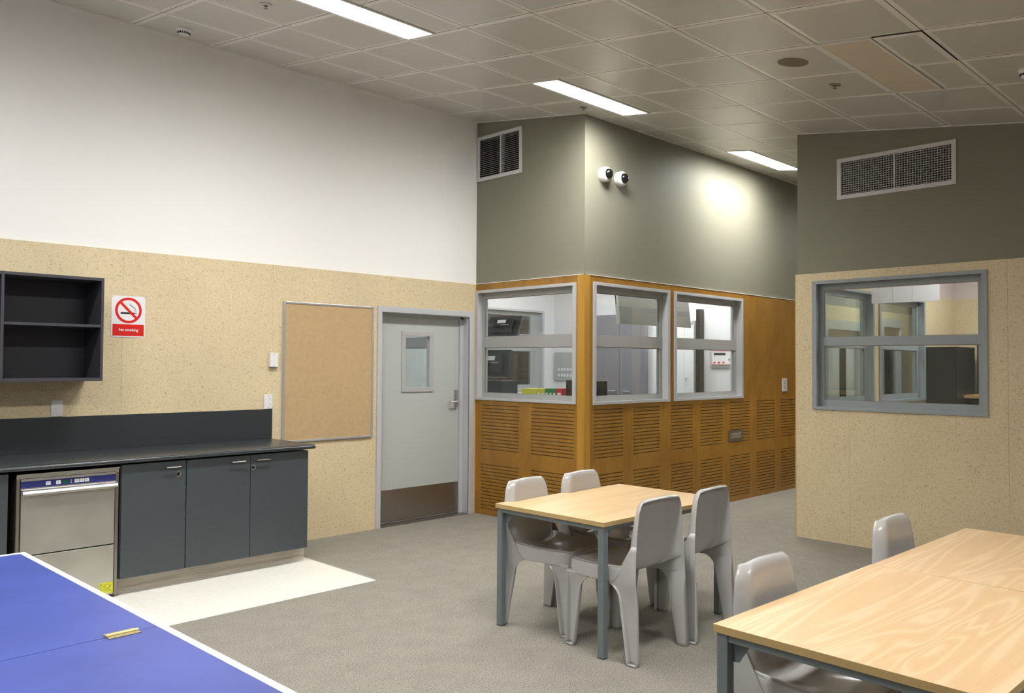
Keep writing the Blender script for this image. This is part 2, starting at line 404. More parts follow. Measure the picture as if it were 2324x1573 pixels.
# ------------------------------------------------------------------ right wall
W4 = (1.972, 3.36, 1.19, 2.312)
mb = MB(); slab(mb, 'x', RW+0.012, RW+0.13, -4.0, RB-0.012, 0.0, 3.75, [(2.187, 3.138, 3.052, 3.390), W4], 0, 1)
struct('wall_right', mb, ['olive_paint', 'pink_white'])
segs = [-4.0+0.07, -1.88, -0.65, 0.58, 1.815, 3.050, RB]
for i in range(len(segs)-1):
    a, b = segs[i]+0.0006, segs[i+1]-0.0006
    hs = [(max(W4[0], a), min(W4[1], b), W4[2], W4[3])] if a < W4[1] and b > W4[0] else []
    mb = MB(); slab(mb, 'x', RW, RW+0.012, a, b, 0.0, T, hs); struct('trim_9', mb, 'strand_board')
mb = MB(); mb.box(RW+0.001, RW+0.012, RB, RB+0.010, 0, T); struct('trim_10', mb, 'beech_edge')
# wall between the corridor and the side room, with its two windows
W5 = (7.38, 8.69, 1.19, 2.31); W6 = (8.865, 10.18, 1.19, 2.31)
mb = MB(); slab(mb, 'y', 3.432, 3.527, RW+0.131, 17.0, 0.0, 3.75, [W5, W6], 0, 1)
struct('wall_side_room', mb, ['pink_white', 'olive_paint'])
for a, b, h in ((RW+0.131, 8.776, [W5]), (8.778, 10.28, [W6]), (10.282, 11.3, [])):
    mb = MB(); slab(mb, 'y', 3.42, 3.432, a, b, 0.0, T, h); struct('trim_11', mb, 'strand_board')
    mb = MB(); slab(mb, 'y', 3.527, RB, a, b, 0.0, T, h); struct('trim_12', mb, 'strand_board')
mb = MB(); mb.box(11.3, 11.42, 1.0, 3.432, 0, 3.6, 0); struct('wall_side_room_end', mb, 'pink_white')
mb = MB(); mb.box(11.288, 11.3, 1.0, 3.42, 0, T, 0); struct('trim_11', mb, 'strand_board')
mb = MB(); mb.box(RW+0.13, 11.42, 0.9, 1.0, 0, 3.4, 0); struct('wall_side_room_right', mb, 'pink_white')

# ------------------------------------------------------------------ walls behind the camera, corridor end
mb = MB(); mb.box(-4.0, 7.35, -4.1, -4.0, 0, 3.0); struct('wall_near', mb, 'white_paint')
mb = MB(); mb.box(-4.1, -4.0, -4.0, 6.6, 0, 4.2); struct('wall_back', mb, 'white_paint')
mb = MB(); mb.box(17.0, 17.1, 3.4, 5.1, 0, 4.0); struct('wall_corridor_end', mb, 'white_paint')
# control room and the rooms beyond
FW = (7.05, 8.76, 1.20, 2.32)
mb = MB(); slab(mb, 'y', 8.15, 8.27, 2.8, 9.2, 0.0, 3.2, [FW, (3.6, 5.5, 1.2, 2.32)]); struct('wall_far', mb, 'soft_white')
mb = MB(); mb.box(9.0, 9.1, CB+0.13, 8.15, 0, 3.2); struct('wall_control_back', mb, 'soft_white')
mb = MB(); mb.box(CA+0.13, 9.0, CB+0.13, 8.15, 2.95, 3.0); struct('ceiling_control_room', mb, 'pink_white')
mb = MB(); mb.box(2.8, 2.9, 6.584, 8.15, 0, 3.2); mb.box(2.8, CA+0.01, LW+0.14, 8.15, 2.95, 3.0); struct('wall_behind_door', mb, 'soft_white')
mb = MB(); mb.box(2.8, 9.2, 9.5, 9.6, 0, 3.2); mb.box(2.7, 2.8, 8.15, 9.6, 0, 3.2); mb.box(9.2, 9.3, 8.15, 9.6, 0, 3.2); mb.box(2.8, 9.2, 8.27, 9.5, 2.95, 3.0)
struct('wall_outer', mb, 'brown_wall')
for a in (4.6, 8.2):
    mb = MB(); mb.box(a, a+0.5, 9.40, 9.5, 0, 2.95); struct('trim_13', mb, 'charcoal')
mb = MB(); mb.box(RW+0.13, 11.3, 1.0, 3.43, 3.0, 3.04); struct('ceiling_side_room', mb, 'pink_white')

# ------------------------------------------------------------------ ceiling of metal tiles on the slope
ca = 1/math.sqrt(1+0.14325**2); ey = Vector((0, ca, 0.14325*ca)); ez = Vector((0, -0.14325*ca, ca)); ex = Vector((1, 0, 0))
A0, DA, B0, DB = 4.206, 0.6225, 3.44, 0.6055
mb = MB()
gap = 0.0022; brd = 0.036
def tile(mb, x0, x1, y0, y1, drop=0.0, mi0=0):
    def P(x, y, h): return (x, y, zc(y)+h-drop)
    o = [(x0+gap, y0+gap), (x1-gap, y0+gap), (x1-gap, y1-gap), (x0+gap, y1-gap)]
    i = [(x0+brd, y0+brd), (x1-brd, y0+brd), (x1-brd, y1-brd), (x0+brd, y1-brd)]
    t = 0.006
    ob_ = [P(*p, 0.004) for p in o]; ib = [P(*p, 0.0) for p in i]; up = [P(*p, 0.03) for p in o]
    for k in range(4):
        l = (k+1) % 4
        mb.quad([ob_[k], ib[k], ib[l], ob_[l]], 0); mb.quad([up[k], ob_[k], ob_[l], up[l]], 2)
    mb.quad([ib[0], ib[3], ib[2], ib[1]], 1)
skip = {(1, -3), (2, -3)}                   # two tiles that carry the unlit fitting
lit = {(-3, 1), (-2, 1), (1, 1), (2, 1)}
ks = range(-14, 21)
for i in ks:
    for j in range(-13, 6):
        x0 = A0+i*DA; x1 = x0+DA; y0 = B0+j*DB; y1 = y0+DB
        if y0 > LW or y1 < -4.1 or x1 < -4.1 or x0 > 17: continue
        y1 = min(y1, LW+0.012); x0 = max(x0, -4.0)
        if y1-y0 < 0.06: continue
        if x0 > RW+0.1 and (y1 < 3.45 or y0 > 4.97): continue
        if x0 > CA+0.02 and y0 > 4.97: continue
        if (i, j) in skip:
            tile(mb, x0, x1, y0, 1.90, 0.007 if i == 1 else 0.0); continue
        if (i, j) in lit: tile(mb, x0, x1, y0, 4.345); continue
        tile(mb, x0, x1, y0, y1)
struct('ceiling', mb, ['tile_border', 'tile_face', 'ceiling_void'])
mb = MB()
mb.hexa([(-4.1, -4.1, zc(-4.1)+0.03), (17.1, -4.1, zc(-4.1)+0.03), (17.1, LW+0.14, zc(LW+0.14)+0.03), (-4.1, LW+0.14, zc(LW+0.14)+0.03),
         (-4.1, -4.1, zc(-4.1)+0.13), (17.1, -4.1, zc(-4.1)+0.13), (17.1, LW+0.14, zc(LW+0.14)+0.13), (-4.1, LW+0.14, zc(LW+0.14)+0.13)])
struct('ceiling', mb, 'ceiling_void')
# perimeter angle
mb = MB()
def angle_strip(x0, x1, y0, y1):
    mb.hexa([(x0, y0, zc(y0)-0.004), (x1, y0, zc(y0)-0.004), (x1, y1, zc(y1)-0.004), (x0, y1, zc(y1)-0.004),
             (x0, y0, zc(y0)+0.02), (x1, y0, zc(y0)+0.02), (x1, y1, zc(y1)+0.02), (x0, y1, zc(y1)+0.02)])
angle_strip(-4, CA, LW-0.008, LW+0.012); angle_strip(CA-0.008, CA+0.012, CB-0.008, LW); angle_strip(CA, 17, CB-0.008, CB+0.012)
angle_strip(RW-0.006, RW+0.012, -4, RB+0.01); angle_strip(RW, 17, RB-0.012, RB+0.008)
struct('trim_14', mb, 'tile_border')

# ------------------------------------------------------------------ ceiling fittings
def on_ceiling(x, y): return Vector((x, y, zc(y)))
def ceiling_light(x0, x1, y0, y1, label, lit=True, group='fluorescent ceiling fittings'):
    xm, ym = (x0+x1)/2, (y0+y1)/2; hu, hv = (x1-x0)/2, (y1-y0)/2/ca; q = 0.018
    t = thing('ceiling_light', label, 'ceiling light', on_ceiling(xm, ym), 0, group)
    o = on_ceiling(xm, ym); b = MB()
    for (u0, u1, v0, v1) in ((-hu, hu, -hv, -hv+q), (-hu, hu, hv-q, hv), (-hu, -hu+q, -hv+q, hv-q), (hu-q, hu, -hv+q, hv-q)):
        b.fbox(o, ex, ey, ez, u0, u1, v0, v1, -0.006, 0.028)
    obj('frame', b, 'tile_border', t)
    b = MB(); b.fbox(o, ex, ey, ez, -hu+q, hu-q, -hv+q, hv-q, -0.004, 0.02)
    obj('diffuser', b, 'lamp_on' if lit else 'unlit_diffuser', t)
    return t
ceiling_light(2.342, 3.580, 4.349, 4.649, 'lit long ceiling light nearest the camera, cut by the top edge of the picture')
ceiling_light(4.832, 6.070, 4.349, 4.649, 'lit long ceiling light in the middle, beside the corner above the two dome cameras')
ceiling_light(7.855, 9.06, 4.35, 4.645, 'lit long ceiling light farthest away, in the corridor partly behind the right wall')
ceiling_light(4.832, 6.070, 1.903, 2.226, 'unlit beige ceiling light panel near the speaker disc', lit=False)
for (x0, x1, y0, y1, l) in ((-0.16, 1.06, 4.35, 4.645, 'lit ceiling light overhead left of the camera, outside the picture'),
                            (2.335, 3.555, 1.905, 2.195, 'lit ceiling light above the near table, outside the picture'),
                            (-0.16, 1.06, 1.905, 2.195, 'lit ceiling light above the camera, outside the picture'),
                            (-2.65, -1.43, 1.905, 2.195, 'lit ceiling light behind the camera, outside the picture'),
                            (2.335, 3.555, -1.1, -0.81, 'lit ceiling light right of the camera, outside the picture'),
                            (11.6, 12.82, 4.1, 4.395, 'lit ceiling light deep in the corridor, hidden behind the right wall')):
    ceiling_light(x0, x1, y0, y1, l)
# ceiling lamps of the other rooms, some added unseen to brighten what shows
def room_lamp(x0, x1, y0, y1, z, label):
    t = thing('ceiling_light', label, 'ceiling light', ((x0+x1)/2, (y0+y1)/2, z))
    b = MB(); b.box(x0-0.02, x1+0.02, y0-0.02, y1+0.02, z-0.03, z); obj('frame', b, 'white_plastic', t)
    b = MB(); b.box(x0, x1, y0, y1, z-0.036, z-0.0302); obj('diffuser', b, 'lamp_inside', t)
room_lamp(7.0, 8.2, 6.9, 7.2, 2.95, 'ceiling light of the control room, hidden above its windows')
room_lamp(7.9, 8.9, 5.5, 5.8, 2.95, 'small ceiling light over the control room back wall, hidden above its windows')
room_lamp(4.0, 5.0, 7.2, 7.4, 2.95, 'added ceiling light brightening the room behind the grey door, out of sight')  # added unseen so the door's vision pane is not dark
room_lamp(6.3, 8.5, 5.12, 5.20, 2.95, 'added slim light for the front of the reflection board, hidden above the control windows')  # invented lamp, lights the front of the reflection board
room_lamp(9.4, 10.6, 2.3, 2.6, 3.0, 'added second light brightening the side room boards, out of sight')  # added unseen to lift the dark boards at the back
room_lamp(7.4, 8.4, 8.75, 8.95, 2.95, 'added light brightening the brown room beyond the control room, out of sight')  # added unseen to light the brown wall
room_lamp(7.6, 8.3, 2.1, 2.4, 3.0, 'ceiling light of the side room, hidden above its window')

def sprinkler(x, y, label, cover='steel_dark'):
    p = on_ceiling(x, y); t = thing('fire_sprinkler', label, 'sprinkler', p, 0, 'ceiling sprinklers')
    b = MB(); b.lathe([(0.040, 0.0), (0.041, 0.004), (0.034, 0.008), (0.018, 0.010), (0.016, 0.004)], p, -ez, 24); obj('cover_ring', b, cover, t, smooth=True)
    b = MB(); b.lathe([(0.008, 0.0), (0.008, 0.016), (0.003, 0.018), (0.003, 0.026), (0.015, 0.027), (0.015, 0.029), (0.0, 0.030)], p, -ez, 16); obj('sprinkler_head', b, 'steel_dark', t, smooth=True)
sprinkler(2.631, 4.935, 'small sprinkler ceiling disc near the first lit light, at the top left', 'grille_white')
sprinkler(5.69, 4.80, 'small dark sprinkler on the ceiling just above the olive wall corner')
sprinkler(5.723, 2.507, 'small dark sprinkler on the ceiling between the speaker and the unlit panel')
def smoke(x, y, label):
    p = on_ceiling(x, y); t = thing('smoke_detector', label, 'smoke detector', p, 0, 'ceiling smoke detectors')
    b = MB(); b.lathe([(0.055, 0.0), (0.056, 0.010), (0.053, 0.014), (0.050, 0.016)], p, -ez, 32); obj('base', b, 'white_plastic', t, smooth=True)
    b = MB(); b.lathe([(0.050, 0.015), (0.048, 0.022), (0.036, 0.044), (0.030, 0.050), (0.0, 0.052)], p, -ez, 32); hd = obj('sensor_head', b, 'white_plastic', t, smooth=True)
    b = MB(); ax = -ez; e1 = ex; e2 = ax.cross(e1)
    for k in range(20):
        a = 2*math.pi*k/20; d = e1*math.cos(a)+e2*math.sin(a); sdir = -e1*math.sin(a)+e2*math.cos(a)
        b.fbox(p+ax*0.033, sdir, d, ax, -0.0035, 0.0035, 0.036, 0.0455, -0.008, 0.006)
    obj('slots', b, 'rubber_black', hd)
smoke(2.60, 6.13, 'round white smoke detector on the ceiling beside the white wall, top left')
smoke(5.80, 1.33, 'white smoke detector on the ceiling cut off by the right edge of the picture')
p = on_ceiling(5.11, 2.52); t = thing('ceiling_speaker', 'round brown speaker disc set in a ceiling tile', 'speaker', p)
b = MB(); b.lathe([(0.098, 0.0), (0.098, 0.004), (0.092, 0.006)], p, -ez, 40); obj('rim', b, 'speaker_cloth', t, smooth=True)
b = MB(); b.lathe([(0.092, 0.005), (0.05, 0.0075), (0.0, 0.008)], p, -ez, 40); obj('grille', b, 'speaker_cloth', t, smooth=True)

# ------------------------------------------------------------------ windows
def window(name, axis, c, u0, u1, z0, z1, g, tz, wall_t=0.13, sign=1, mat='light_grey_frame', tmat='grey_frame', fl=0.042):
    """flange proud of the wall face c; sash set back; g = glass rect (u0,u1,z0,z1); tz = transom (z0,z1)."""
    def B(b, cc0, cc1, a0, a1, zz0, zz1):
        k0, k1 = c+sign*cc0, c+sign*cc1
        if axis == 'x': b.box(k0, k1, a0, a1, zz0, zz1)
        else: b.box(a0, a1, k0, k1, zz0, zz1)
    e = bpy.data.objects.new(name, None); C.objects.link(e)
    loc = (c, (u0+u1)/2, z0) if axis == 'x' else ((u0+u1)/2, c, z0)
    e.location = loc; WORLD[e.name] = Vector(loc); e['kind'] = 'structure'
    b = MB()
    for (a, bb, zz, zw) in ((u0, u1, z1-0.030, z1), (u0, u1, z0, z0+0.028), (u0, u0+fl, z0+0.028, z1-0.030), (u1-fl, u1, z0+0.028, z1-0.030)):
        B(b, -0.014, 0.0, a, bb, zz, zw)
    i0, i1, k0, k1 = u0+fl-0.004, u1-fl+0.004, z0+0.024, z1-0.026
    for (a, bb, zz, zw) in ((i0-0.01, i0, k0-0.01, k1+0.01), (i1, i1+0.01, k0-0.01, k1+0.01), (i0, i1, k1, k1+0.01), (i0, i1, k0-0.01, k0)):
        B(b, -0.008, wall_t+0.008, a, bb, zz, zw)
    obj('window_frame', b, mat, e, bevel=0.0015)
    b = MB()
    for (a, bb, zz, zw) in ((i0, i1, g[3], k1), (i0, i1, k0, g[2]), (i0, g[0], g[2], g[3]), (g[1], i1, g[2], g[3])):
        if bb > a and zw > zz: B(b, 0.060, 0.092, a, bb, zz, zw)
    obj('sash', b, tmat, e, bevel=0.001)
    if tz:
        b = MB(); B(b, 0.056, 0.096, i0, i1, tz[0], tz[1]); obj('transom', b, tmat, e, bevel=0.001)
        panes = [(g[2], tz[0]), (tz[1], g[3])]
    else: panes = [(g[2], g[3])]
    for za, zb in panes:
        b = MB(); B(b, 0.072, 0.078, g[0]-0.004, g[1]+0.004, za-0.004, zb+0.004); obj('pane', b, 'glass', e)
        b = MB(); q = 0.006
        for (a, bb, zz, zw) in ((g[0], g[1], zb-q, zb), (g[0], g[1], za, za+q*0.5), (g[0], g[0]+q*0.6, za, zb), (g[1]-q*0.6, g[1], za, zb)):
            B(b, 0.066, 0.071, a, bb, zz, zw)
        obj('gasket', b, 'steel_dark', e)
    return e
window('window_1', 'x', CA, 5.048, 6.443, 1.187, 2.332, (5.115, 6.368, 1.262, 2.246), (1.730, 1.848))
window('window_2', 'y', CB, 6.005, 7.257, 1.182, 2.340, (6.085, 7.168, 1.262, 2.248), (1.732, 1.846))
window('window_3', 'y', CB, 7.338, 8.752, 1.182, 2.340, (7.415, 8.660, 1.258, 2.250), (1.735, 1.850))
window('window_4', 'x', RW, 1.952, 3.380, 1.170, 2.328, (2.036, 3.298, 1.256, 2.248), (1.742, 1.820), mat='blue_grey_frame', tmat='blue_grey_frame')
window('window_5', 'y', 3.42, 7.36, 8.71, 1.170, 2.33, (7.44, 8.63, 1.256, 2.25), (1.742, 1.820), wall_t=0.119, mat='blue_grey_frame', tmat='blue_grey_frame')
window('window_6', 'y', 3.42, 8.845, 10.20, 1.170, 2.33, (8.925, 10.12, 1.256, 2.25), (1.742, 1.820), wall_t=0.119, mat='blue_grey_frame', tmat='blue_grey_frame')
window('window_7', 'y', 8.15, FW[0]-0.02, FW[1]+0.02, 1.187, 2.332, (FW[0]+0.08, FW[1]-0.20, 1.27, 2.25), (1.745, 1.985), wall_t=0.12)
window('window_8', 'y', 8.15, 3.58, 5.52, 1.187, 2.332, (3.66, 5.44, 1.27, 2.25), (1.86, 1.98), wall_t=0.12)

window('window_9', 'x', CA+0.012, 6.76, 8.04, 1.187, 2.332, (6.84, 7.96, 1.27, 2.25), (1.74, 1.86), wall_t=0.118)

# ------------------------------------------------------------------ door in the left wall
e = bpy.data.objects.new('door_1', None); C.objects.link(e); e.location = (5.24, LW, 0); WORLD[e.name] = Vector((5.24, LW, 0)); e['kind'] = 'structure'
b = MB(); D0, D1 = 4.622, 5.846
b.box(D0, DOOR[0]+0.004, LW-0.014, LW, 0, 2.108); b.box(DOOR[1]-0.004, D1, LW-0.014, LW, 0, 2.108); b.box(DOOR[0]+0.004, DOOR[1]-0.004, LW-0.014, LW, 2.053, 2.108)
b.box(DOOR[0]-0.004, DOOR[0]+0.004, LW-0.010, LW+0.13, 0, 2.053); b.box(DOOR[1]-0.004, DOOR[1]+0.004, LW-0.010, LW+0.13, 0, 2.053); b.box(DOOR[0], DOOR[1], LW-0.010, LW+0.13, 2.049, 2.057)
b.box(DOOR[1]-0.050, DOOR[1]-0.004, LW+0.085, LW+0.13, 0, 2.049); b.box(DOOR[0]+0.004, DOOR[0]+0.040, LW+0.085, LW+0.13, 0, 2.049); b.box(DOOR[0], DOOR[1], LW+0.085, LW+0.13, 2.028, 2.049)
obj('door_frame', b, 'light_grey_frame', e, bevel=0.0015)
LY = LW+0.100
b = MB(); slab(b, 'y', LY, LY+0.040, DOOR[0]+0.012, DOOR[1]-0.054, 0.014, 2.040, [(5.03, 5.338, 1.325, 1.836)])
lf = obj('door_leaf', b, 'door_grey', e)
b = MB()
for (a, c_, z0, z1) in ((4.988, 5.390, 1.836, 1.882), (4.988, 5.390, 1.277, 1.326), (4.988, 5.034, 1.326, 1.836), (5.336, 5.390, 1.326, 1.836)):
    b.box(a, c_, LY-0.012, LY, z0, z1)
obj('vision_panel_frame', b, 'panel_grey', lf, bevel=0.003)
b = MB(); b.box(5.03, 5.338, LY+0.015, LY+0.021, 1.325, 1.836); obj('vision_pane', b, 'glass', lf)
b = MB(); b.box(DOOR[0]+0.012, DOOR[1]-0.056, LY-0.002, LY, 0.020, 0.333); obj('kick_plate', b, 'kick_steel', lf)
b = MB(); b.box(5.676, 5.724, LY-0.009, LY, 1.113, 1.290); obj('handle_plate', b, 'steel', lf, bevel=0.003)
b = MB(); b.tube([(5.700, LY-0.005, 1.168), (5.700, LY-0.052, 1.168), (5.694, LY-0.060, 1.168), (5.62, LY-0.060, 1.168), (5.602, LY-0.056, 1.168), (5.598, LY-0.045, 1.168), (5.598, LY-0.018, 1.168)], 0.009); obj('lever', b, 'chrome', lf, smooth=True)
mb = MB(); mb.box(DOOR[0], DOOR[1], LW+0.0, LW+0.14, 0.0005, 0.006); struct('trim_15', mb, 'steel_dark')

# doors deep in the corridor (seen through the side room)
for (nm, x0, x1, zt) in (('door_2', 11.0, 12.13, 2.10), ('door_3', 12.95, 13.70, 2.20)):
    e = bpy.data.objects.new(nm, None); C.objects.link(e); e.location = ((x0+x1)/2, CB, 0); WORLD[e.name] = Vector(e.location); e['kind'] = 'structure'
    b = MB(); b.box(x0-0.09, x0+0.03, CB-0.012, CB, 0, zt+0.1); b.box(x1-0.03, x1+0.09, CB-0.012, CB, 0, zt+0.1); b.box(x0+0.03, x1-0.03, CB-0.012, CB, zt-0.03, zt+0.1)
    b.box(x0, x0+0.03, CB, CB+0.13, 0, zt); b.box(x1-0.03, x1, CB, CB+0.13, 0, zt); obj('door_frame', b, 'light_grey_frame', e)
    b = MB(); b.box(x0+0.03, x1-0.03, CB+0.08, CB+0.12, 0.01, zt-0.03); l_ = obj('door_leaf', b, 'soft_white' if nm == 'door_2' else 'grey_frame', e)
    b = MB(); b.box((x0+x1)/2+0.02, (x0+x1)/2+0.22, CB+0.07, CB+0.079, 1.0, zt-0.2) if nm == 'door_2' else b.box(x0+0.12, x1-0.14, CB+0.07, CB+0.079, 0.9, 1.95)
    obj('vision_pane', b, 'steel_dark' if nm == 'door_2' else 'navy_glass', l_)

# ------------------------------------------------------------------ air grilles
def grille(axis, c, u0, u1, z0, z1, mid, nb, nv, label, depth=0.05):
    loc = (c, (u0+u1)/2, z0) if axis == 'x' else ((u0+u1)/2, c, z0)
    t = thing('air_vent', label, 'air vent', loc)
    fw = 0.035
    b = MB(); slab(b, 'x', c-0.010, c+0.002, u0, u1, z0, z1, [(u0+fw, u1-fw, z0+fw, z1-fw)])
    b.box(c-0.006, c+depth, mid-0.006, mid+0.006, z0+fw, z1-fw)
    obj('frame', b, 'grille_white', t)
    b = MB(); n = nb; h = (z1-z0-2*fw)/n
    for k in range(n):
        z = z0+fw+(k+0.5)*h
        if nv: b.box(c-0.003, c+0.018, u0+fw, u1-fw, z-0.0022, z+0.0022)
        else: b.hexa([(c-0.002, u0+fw, z-h*0.34), (c-0.002, u1-fw, z-h*0.34), (c+0.016, u1-fw, z+h*0.10), (c+0.016, u0+fw, z+h*0.10),
                      (c-0.002, u0+fw, z-h*0.18), (c-0.002, u1-fw, z-h*0.18), (c+0.016, u1-fw, z+h*0.20), (c+0.016, u0+fw, z+h*0.20)])
    obj('blades', b, 'grille_blade', t)
    if nv:
        b = MB(); p = (u1-u0-2*fw)/nv
        for k in range(nv+1):
            u = u0+fw+k*p; b.box(c+0.0, c+0.014, u-0.002, u+0.002, z0+fw, z1-fw)
        obj('vertical_bars', b, 'grille_blade', t)
    b = MB(); d0 = c+0.012
    q = 0.013
    for (a, bb, zz, zw, w0, w1) in ((u0+q, u1-q, z0+q, z1-q, 0.10, 0.105), (u0+q, u0+q+0.003, z0+q, z1-q, 0.01, 0.10), (u1-q-0.003, u1-q, z0+q, z1-q, 0.01, 0.10),
                                    (u0+q, u1-q, z0+q, z0+q+0.003, 0.01, 0.10), (u0+q, u1-q, z1-q-0.003, z1-q, 0.01, 0.10)):
        b.box(c+w0, c+w1, a, bb, zz, zw)
    obj('duct', b, 'duct_black', t)
grille('x', CA+0.012, 5.787, 6.444, 3.488, 3.960, 6.096, 20, 0, 'squarish white louvred air vent high on the olive wall beside the white wall')
grille('x', RW+0.012, 2.174, 3.151, 3.040, 3.404, 2.66, 15, 42, 'long white egg-crate air vent on the dark right wall')

# ------------------------------------------------------------------ dome cameras
for x, z, l in ((6.165, 3.376, 'left of the two white dome cameras on the olive wall'), (6.408, 3.372, 'right of the two white dome cameras on the olive wall')):
    o = Vector((x, CB+0.012, z)); t = thing('security_camera', l, 'security camera', o, 0, 'dome cameras on the olive wall')
    b = MB(); b.lathe([(0.072, 0.0), (0.073, 0.045), (0.070, 0.058), (0.055, 0.070), (0.050, 0.070)], o, (0, -1, 0), 40); obj('housing', b, 'white_plastic', t, smooth=True)
    b = MB(); b.lathe([(0.050, 0.068)]+[(0.050*math.cos(a), 0.068+0.045*math.sin(a)) for a in [math.pi/2*k/8 for k in range(1, 9)]], o, (0, -1, 0), 32, cap=False); obj('dome', b, 'black_gloss', t, smooth='all')

# ------------------------------------------------------------------ things on the left wall
# open wall shelf
SY = 6.094
t = thing('wall_shelf', 'dark grey open wall shelf with two compartments above the counter', 'shelf', (1.45, LW, 1.42))
def sb(x0, x1, y0, y1, z0, z1, n='side_panel'):
    b = MB(); b.box(x0, x1, y0, y1, z0, z1); return obj(n, b, 'charcoal_shelf', t, bevel=0.001)
sb(0.82, 2.053, SY, LW, 2.125, 2.145, 'top_panel'); sb(0.82, 2.053, SY, LW, 1.428, 1.448, 'bottom_panel')
sb(2.035, 2.053, SY, LW, 1.448, 2.125); sb(0.82, 0.838, SY, LW, 1.448, 2.125); sb(1.425, 1.443, SY+0.001, LW, 1.448, 2.125, 'divider')
sb(1.443, 2.035, SY+0.004, LW-0.012, 1.80, 1.818, 'shelf_board'); sb(0.838, 1.425, SY+0.004, LW-0.012, 1.80, 1.818, 'shelf_board')
sb(0.838, 2.035, LW-0.012, LW, 1.448, 2.125, 'back_panel')

# no smoking sign
t = thing('no_smoking_sign', 'white and red No smoking sign on the strand board wall', 'sign', (2.345, LW, 1.75)); y = LW-0.003
b = MB()
def rrect(x0, x1, z0, z1, r, y0, y1, b, mi=0):
    pts = []
    for cx, cz, a0 in ((x1-r, z1-r, 0), (x0+r, z1-r, 90), (x0+r, z0+r, 180), (x1-r, z0+r, 270)):
        for k in range(5):
            a = math.radians(a0+22.5*k); pts.append((cx+r*math.cos(a), y0, cz+r*math.sin(a)))
    b.prism(pts, (0, y1-y0, 0), mi)
rrect(2.222, 2.468, 1.747, 2.056, 0.010, LW-0.003, LW, b); obj('plate', b, 'sign_white', t)
b = MB(); rrect(2.232, 2.459, 1.757, 1.844, 0.004, y-0.0012, y, b); obj('red_band', b, 'sign_red', t)
b = MB(); cx, cz, ro, ri = 2.345, 1.949, 0.097, 0.078
N = 48
for i in range(N):
    a0, a1 = 2*math.pi*i/N, 2*math.pi*(i+1)/N
    P = lambda r, a, yy: (cx+r*math.cos(a), yy, cz+r*math.sin(a))
    b.hexa([P(ri, a0, y-0.0012), P(ro, a0, y-0.0012), P(ro, a1, y-0.0012), P(ri, a1, y-0.0012), P(ri, a0, y), P(ro, a0, y), P(ro, a1, y), P(ri, a1, y)])
dd = 0.7071; s_ = 0.0095
b.fbox((cx, y, cz), (dd, 0, -dd), (dd, 0, dd), (0, -1, 0), -0.082, 0.082, -s_, s_, 0.0008, 0.0016)
obj('prohibition_ring', b, 'sign_red', t)
b = MB(); b.box(2.288, 2.388, y-0.0010, y, 1.920, 1.934); b.box(2.392, 2.396, y-0.001, y, 1.920, 1.934); b.box(2.400, 2.404, y-0.001, y, 1.920, 1.934)
for off in (0, 0.008):
    b.tube([(2.352+off, y-0.0004, 2.000), (2.353+off, y-0.0004, 1.990), (2.362+off, y-0.0004, 1.982), (2.375+off, y-0.0004, 1.974), (2.386+off, y-0.0004, 1.966), (2.392+off, y-0.0004, 1.954), (2.394+off, y-0.0004, 1.940)], 0.0012, 5)
obj('cigarette_symbol', b, 'black_plastic', t)
for x, z in ((2.231, 2.047), (2.459, 2.047), (2.231, 1.756), (2.459, 1.756)):
    obj('screw', MB().lathe([(0.0035, 0), (0.0035, 0.0018), (0, 0.002)], (x, y, z), (0, -1, 0), 10), 'steel_dark', t)
def text(s, size, x, y, z, mat, parent, name='lettering', th=0.0006, rx=math.pi/2):
    cu = bpy.data.curves.new('t', 'FONT'); cu.body = s; cu.size = size; cu.align_x = 'CENTER'; cu.align_y = 'CENTER'; cu.extrude = th; cu.offset = size*0.02
    o = bpy.data.objects.new('t', cu); C.objects.link(o)
    dg = bpy.context.evaluated_depsgraph_get(); me = bpy.data.meshes.new_from_object(o.evaluated_get(dg))
    bpy.data.objects.remove(o); me.materials.clear(); me.materials.append(MATS[mat])
    ob = bpy.data.objects.new(name, me); C.objects.link(ob); ob.parent = parent
    L = WORLD[parent.name]; ob.location = (x-L[0], y-L[1], z-L[2]); ob.rotation_euler = (rx, 0, 0); return ob
text('No smoking', 0.0285, 2.346, y-0.0016, 1.801, 'sign_white', t)

# switches and sockets
def plate(name, label, cat, x0, x1, z0, z1, d, fn=None):
    t = thing(name, label, cat, ((x0+x1)/2, LW, z0)); b = MB(); b.box(x0, x1, LW-d, LW, z0, z1); obj('face_plate', b, 'white_plastic', t, bevel=0.002)
    for z in (z0+0.012, z1-0.012): obj('screw', MB().lathe([(0.003, 0), (0.003, 0.001), (0, 0.0012)], ((x0+x1)/2, LW-d, z), (0, -1, 0), 10), 'steel_dark', t)
    return t
t = plate('light_switch', 'white wall switch plate under the dark shelf', 'switch', 1.827, 1.903, 1.171, 1.286, 0.010)
b = MB(); b.box(1.855, 1.874, LW-0.015, LW-0.010, 1.222, 1.233); obj('rocker', b, 'white_plastic', t, bevel=0.001)
plate('junction_box', 'white blank wall box beside the pinboard, above the power point', 'junction box', 3.500, 3.575, 1.525, 1.643, 0.034)
t = plate('power_point', 'white double power point at the end of the dark splashback', 'power point', 3.462, 3.538, 1.171, 1.290, 0.012)
for z in (1.252, 1.205): obj('rocker', MB().box(3.470, 3.484, LW-0.016, LW-0.012, z-0.006, z+0.006), 'white_plastic', t)
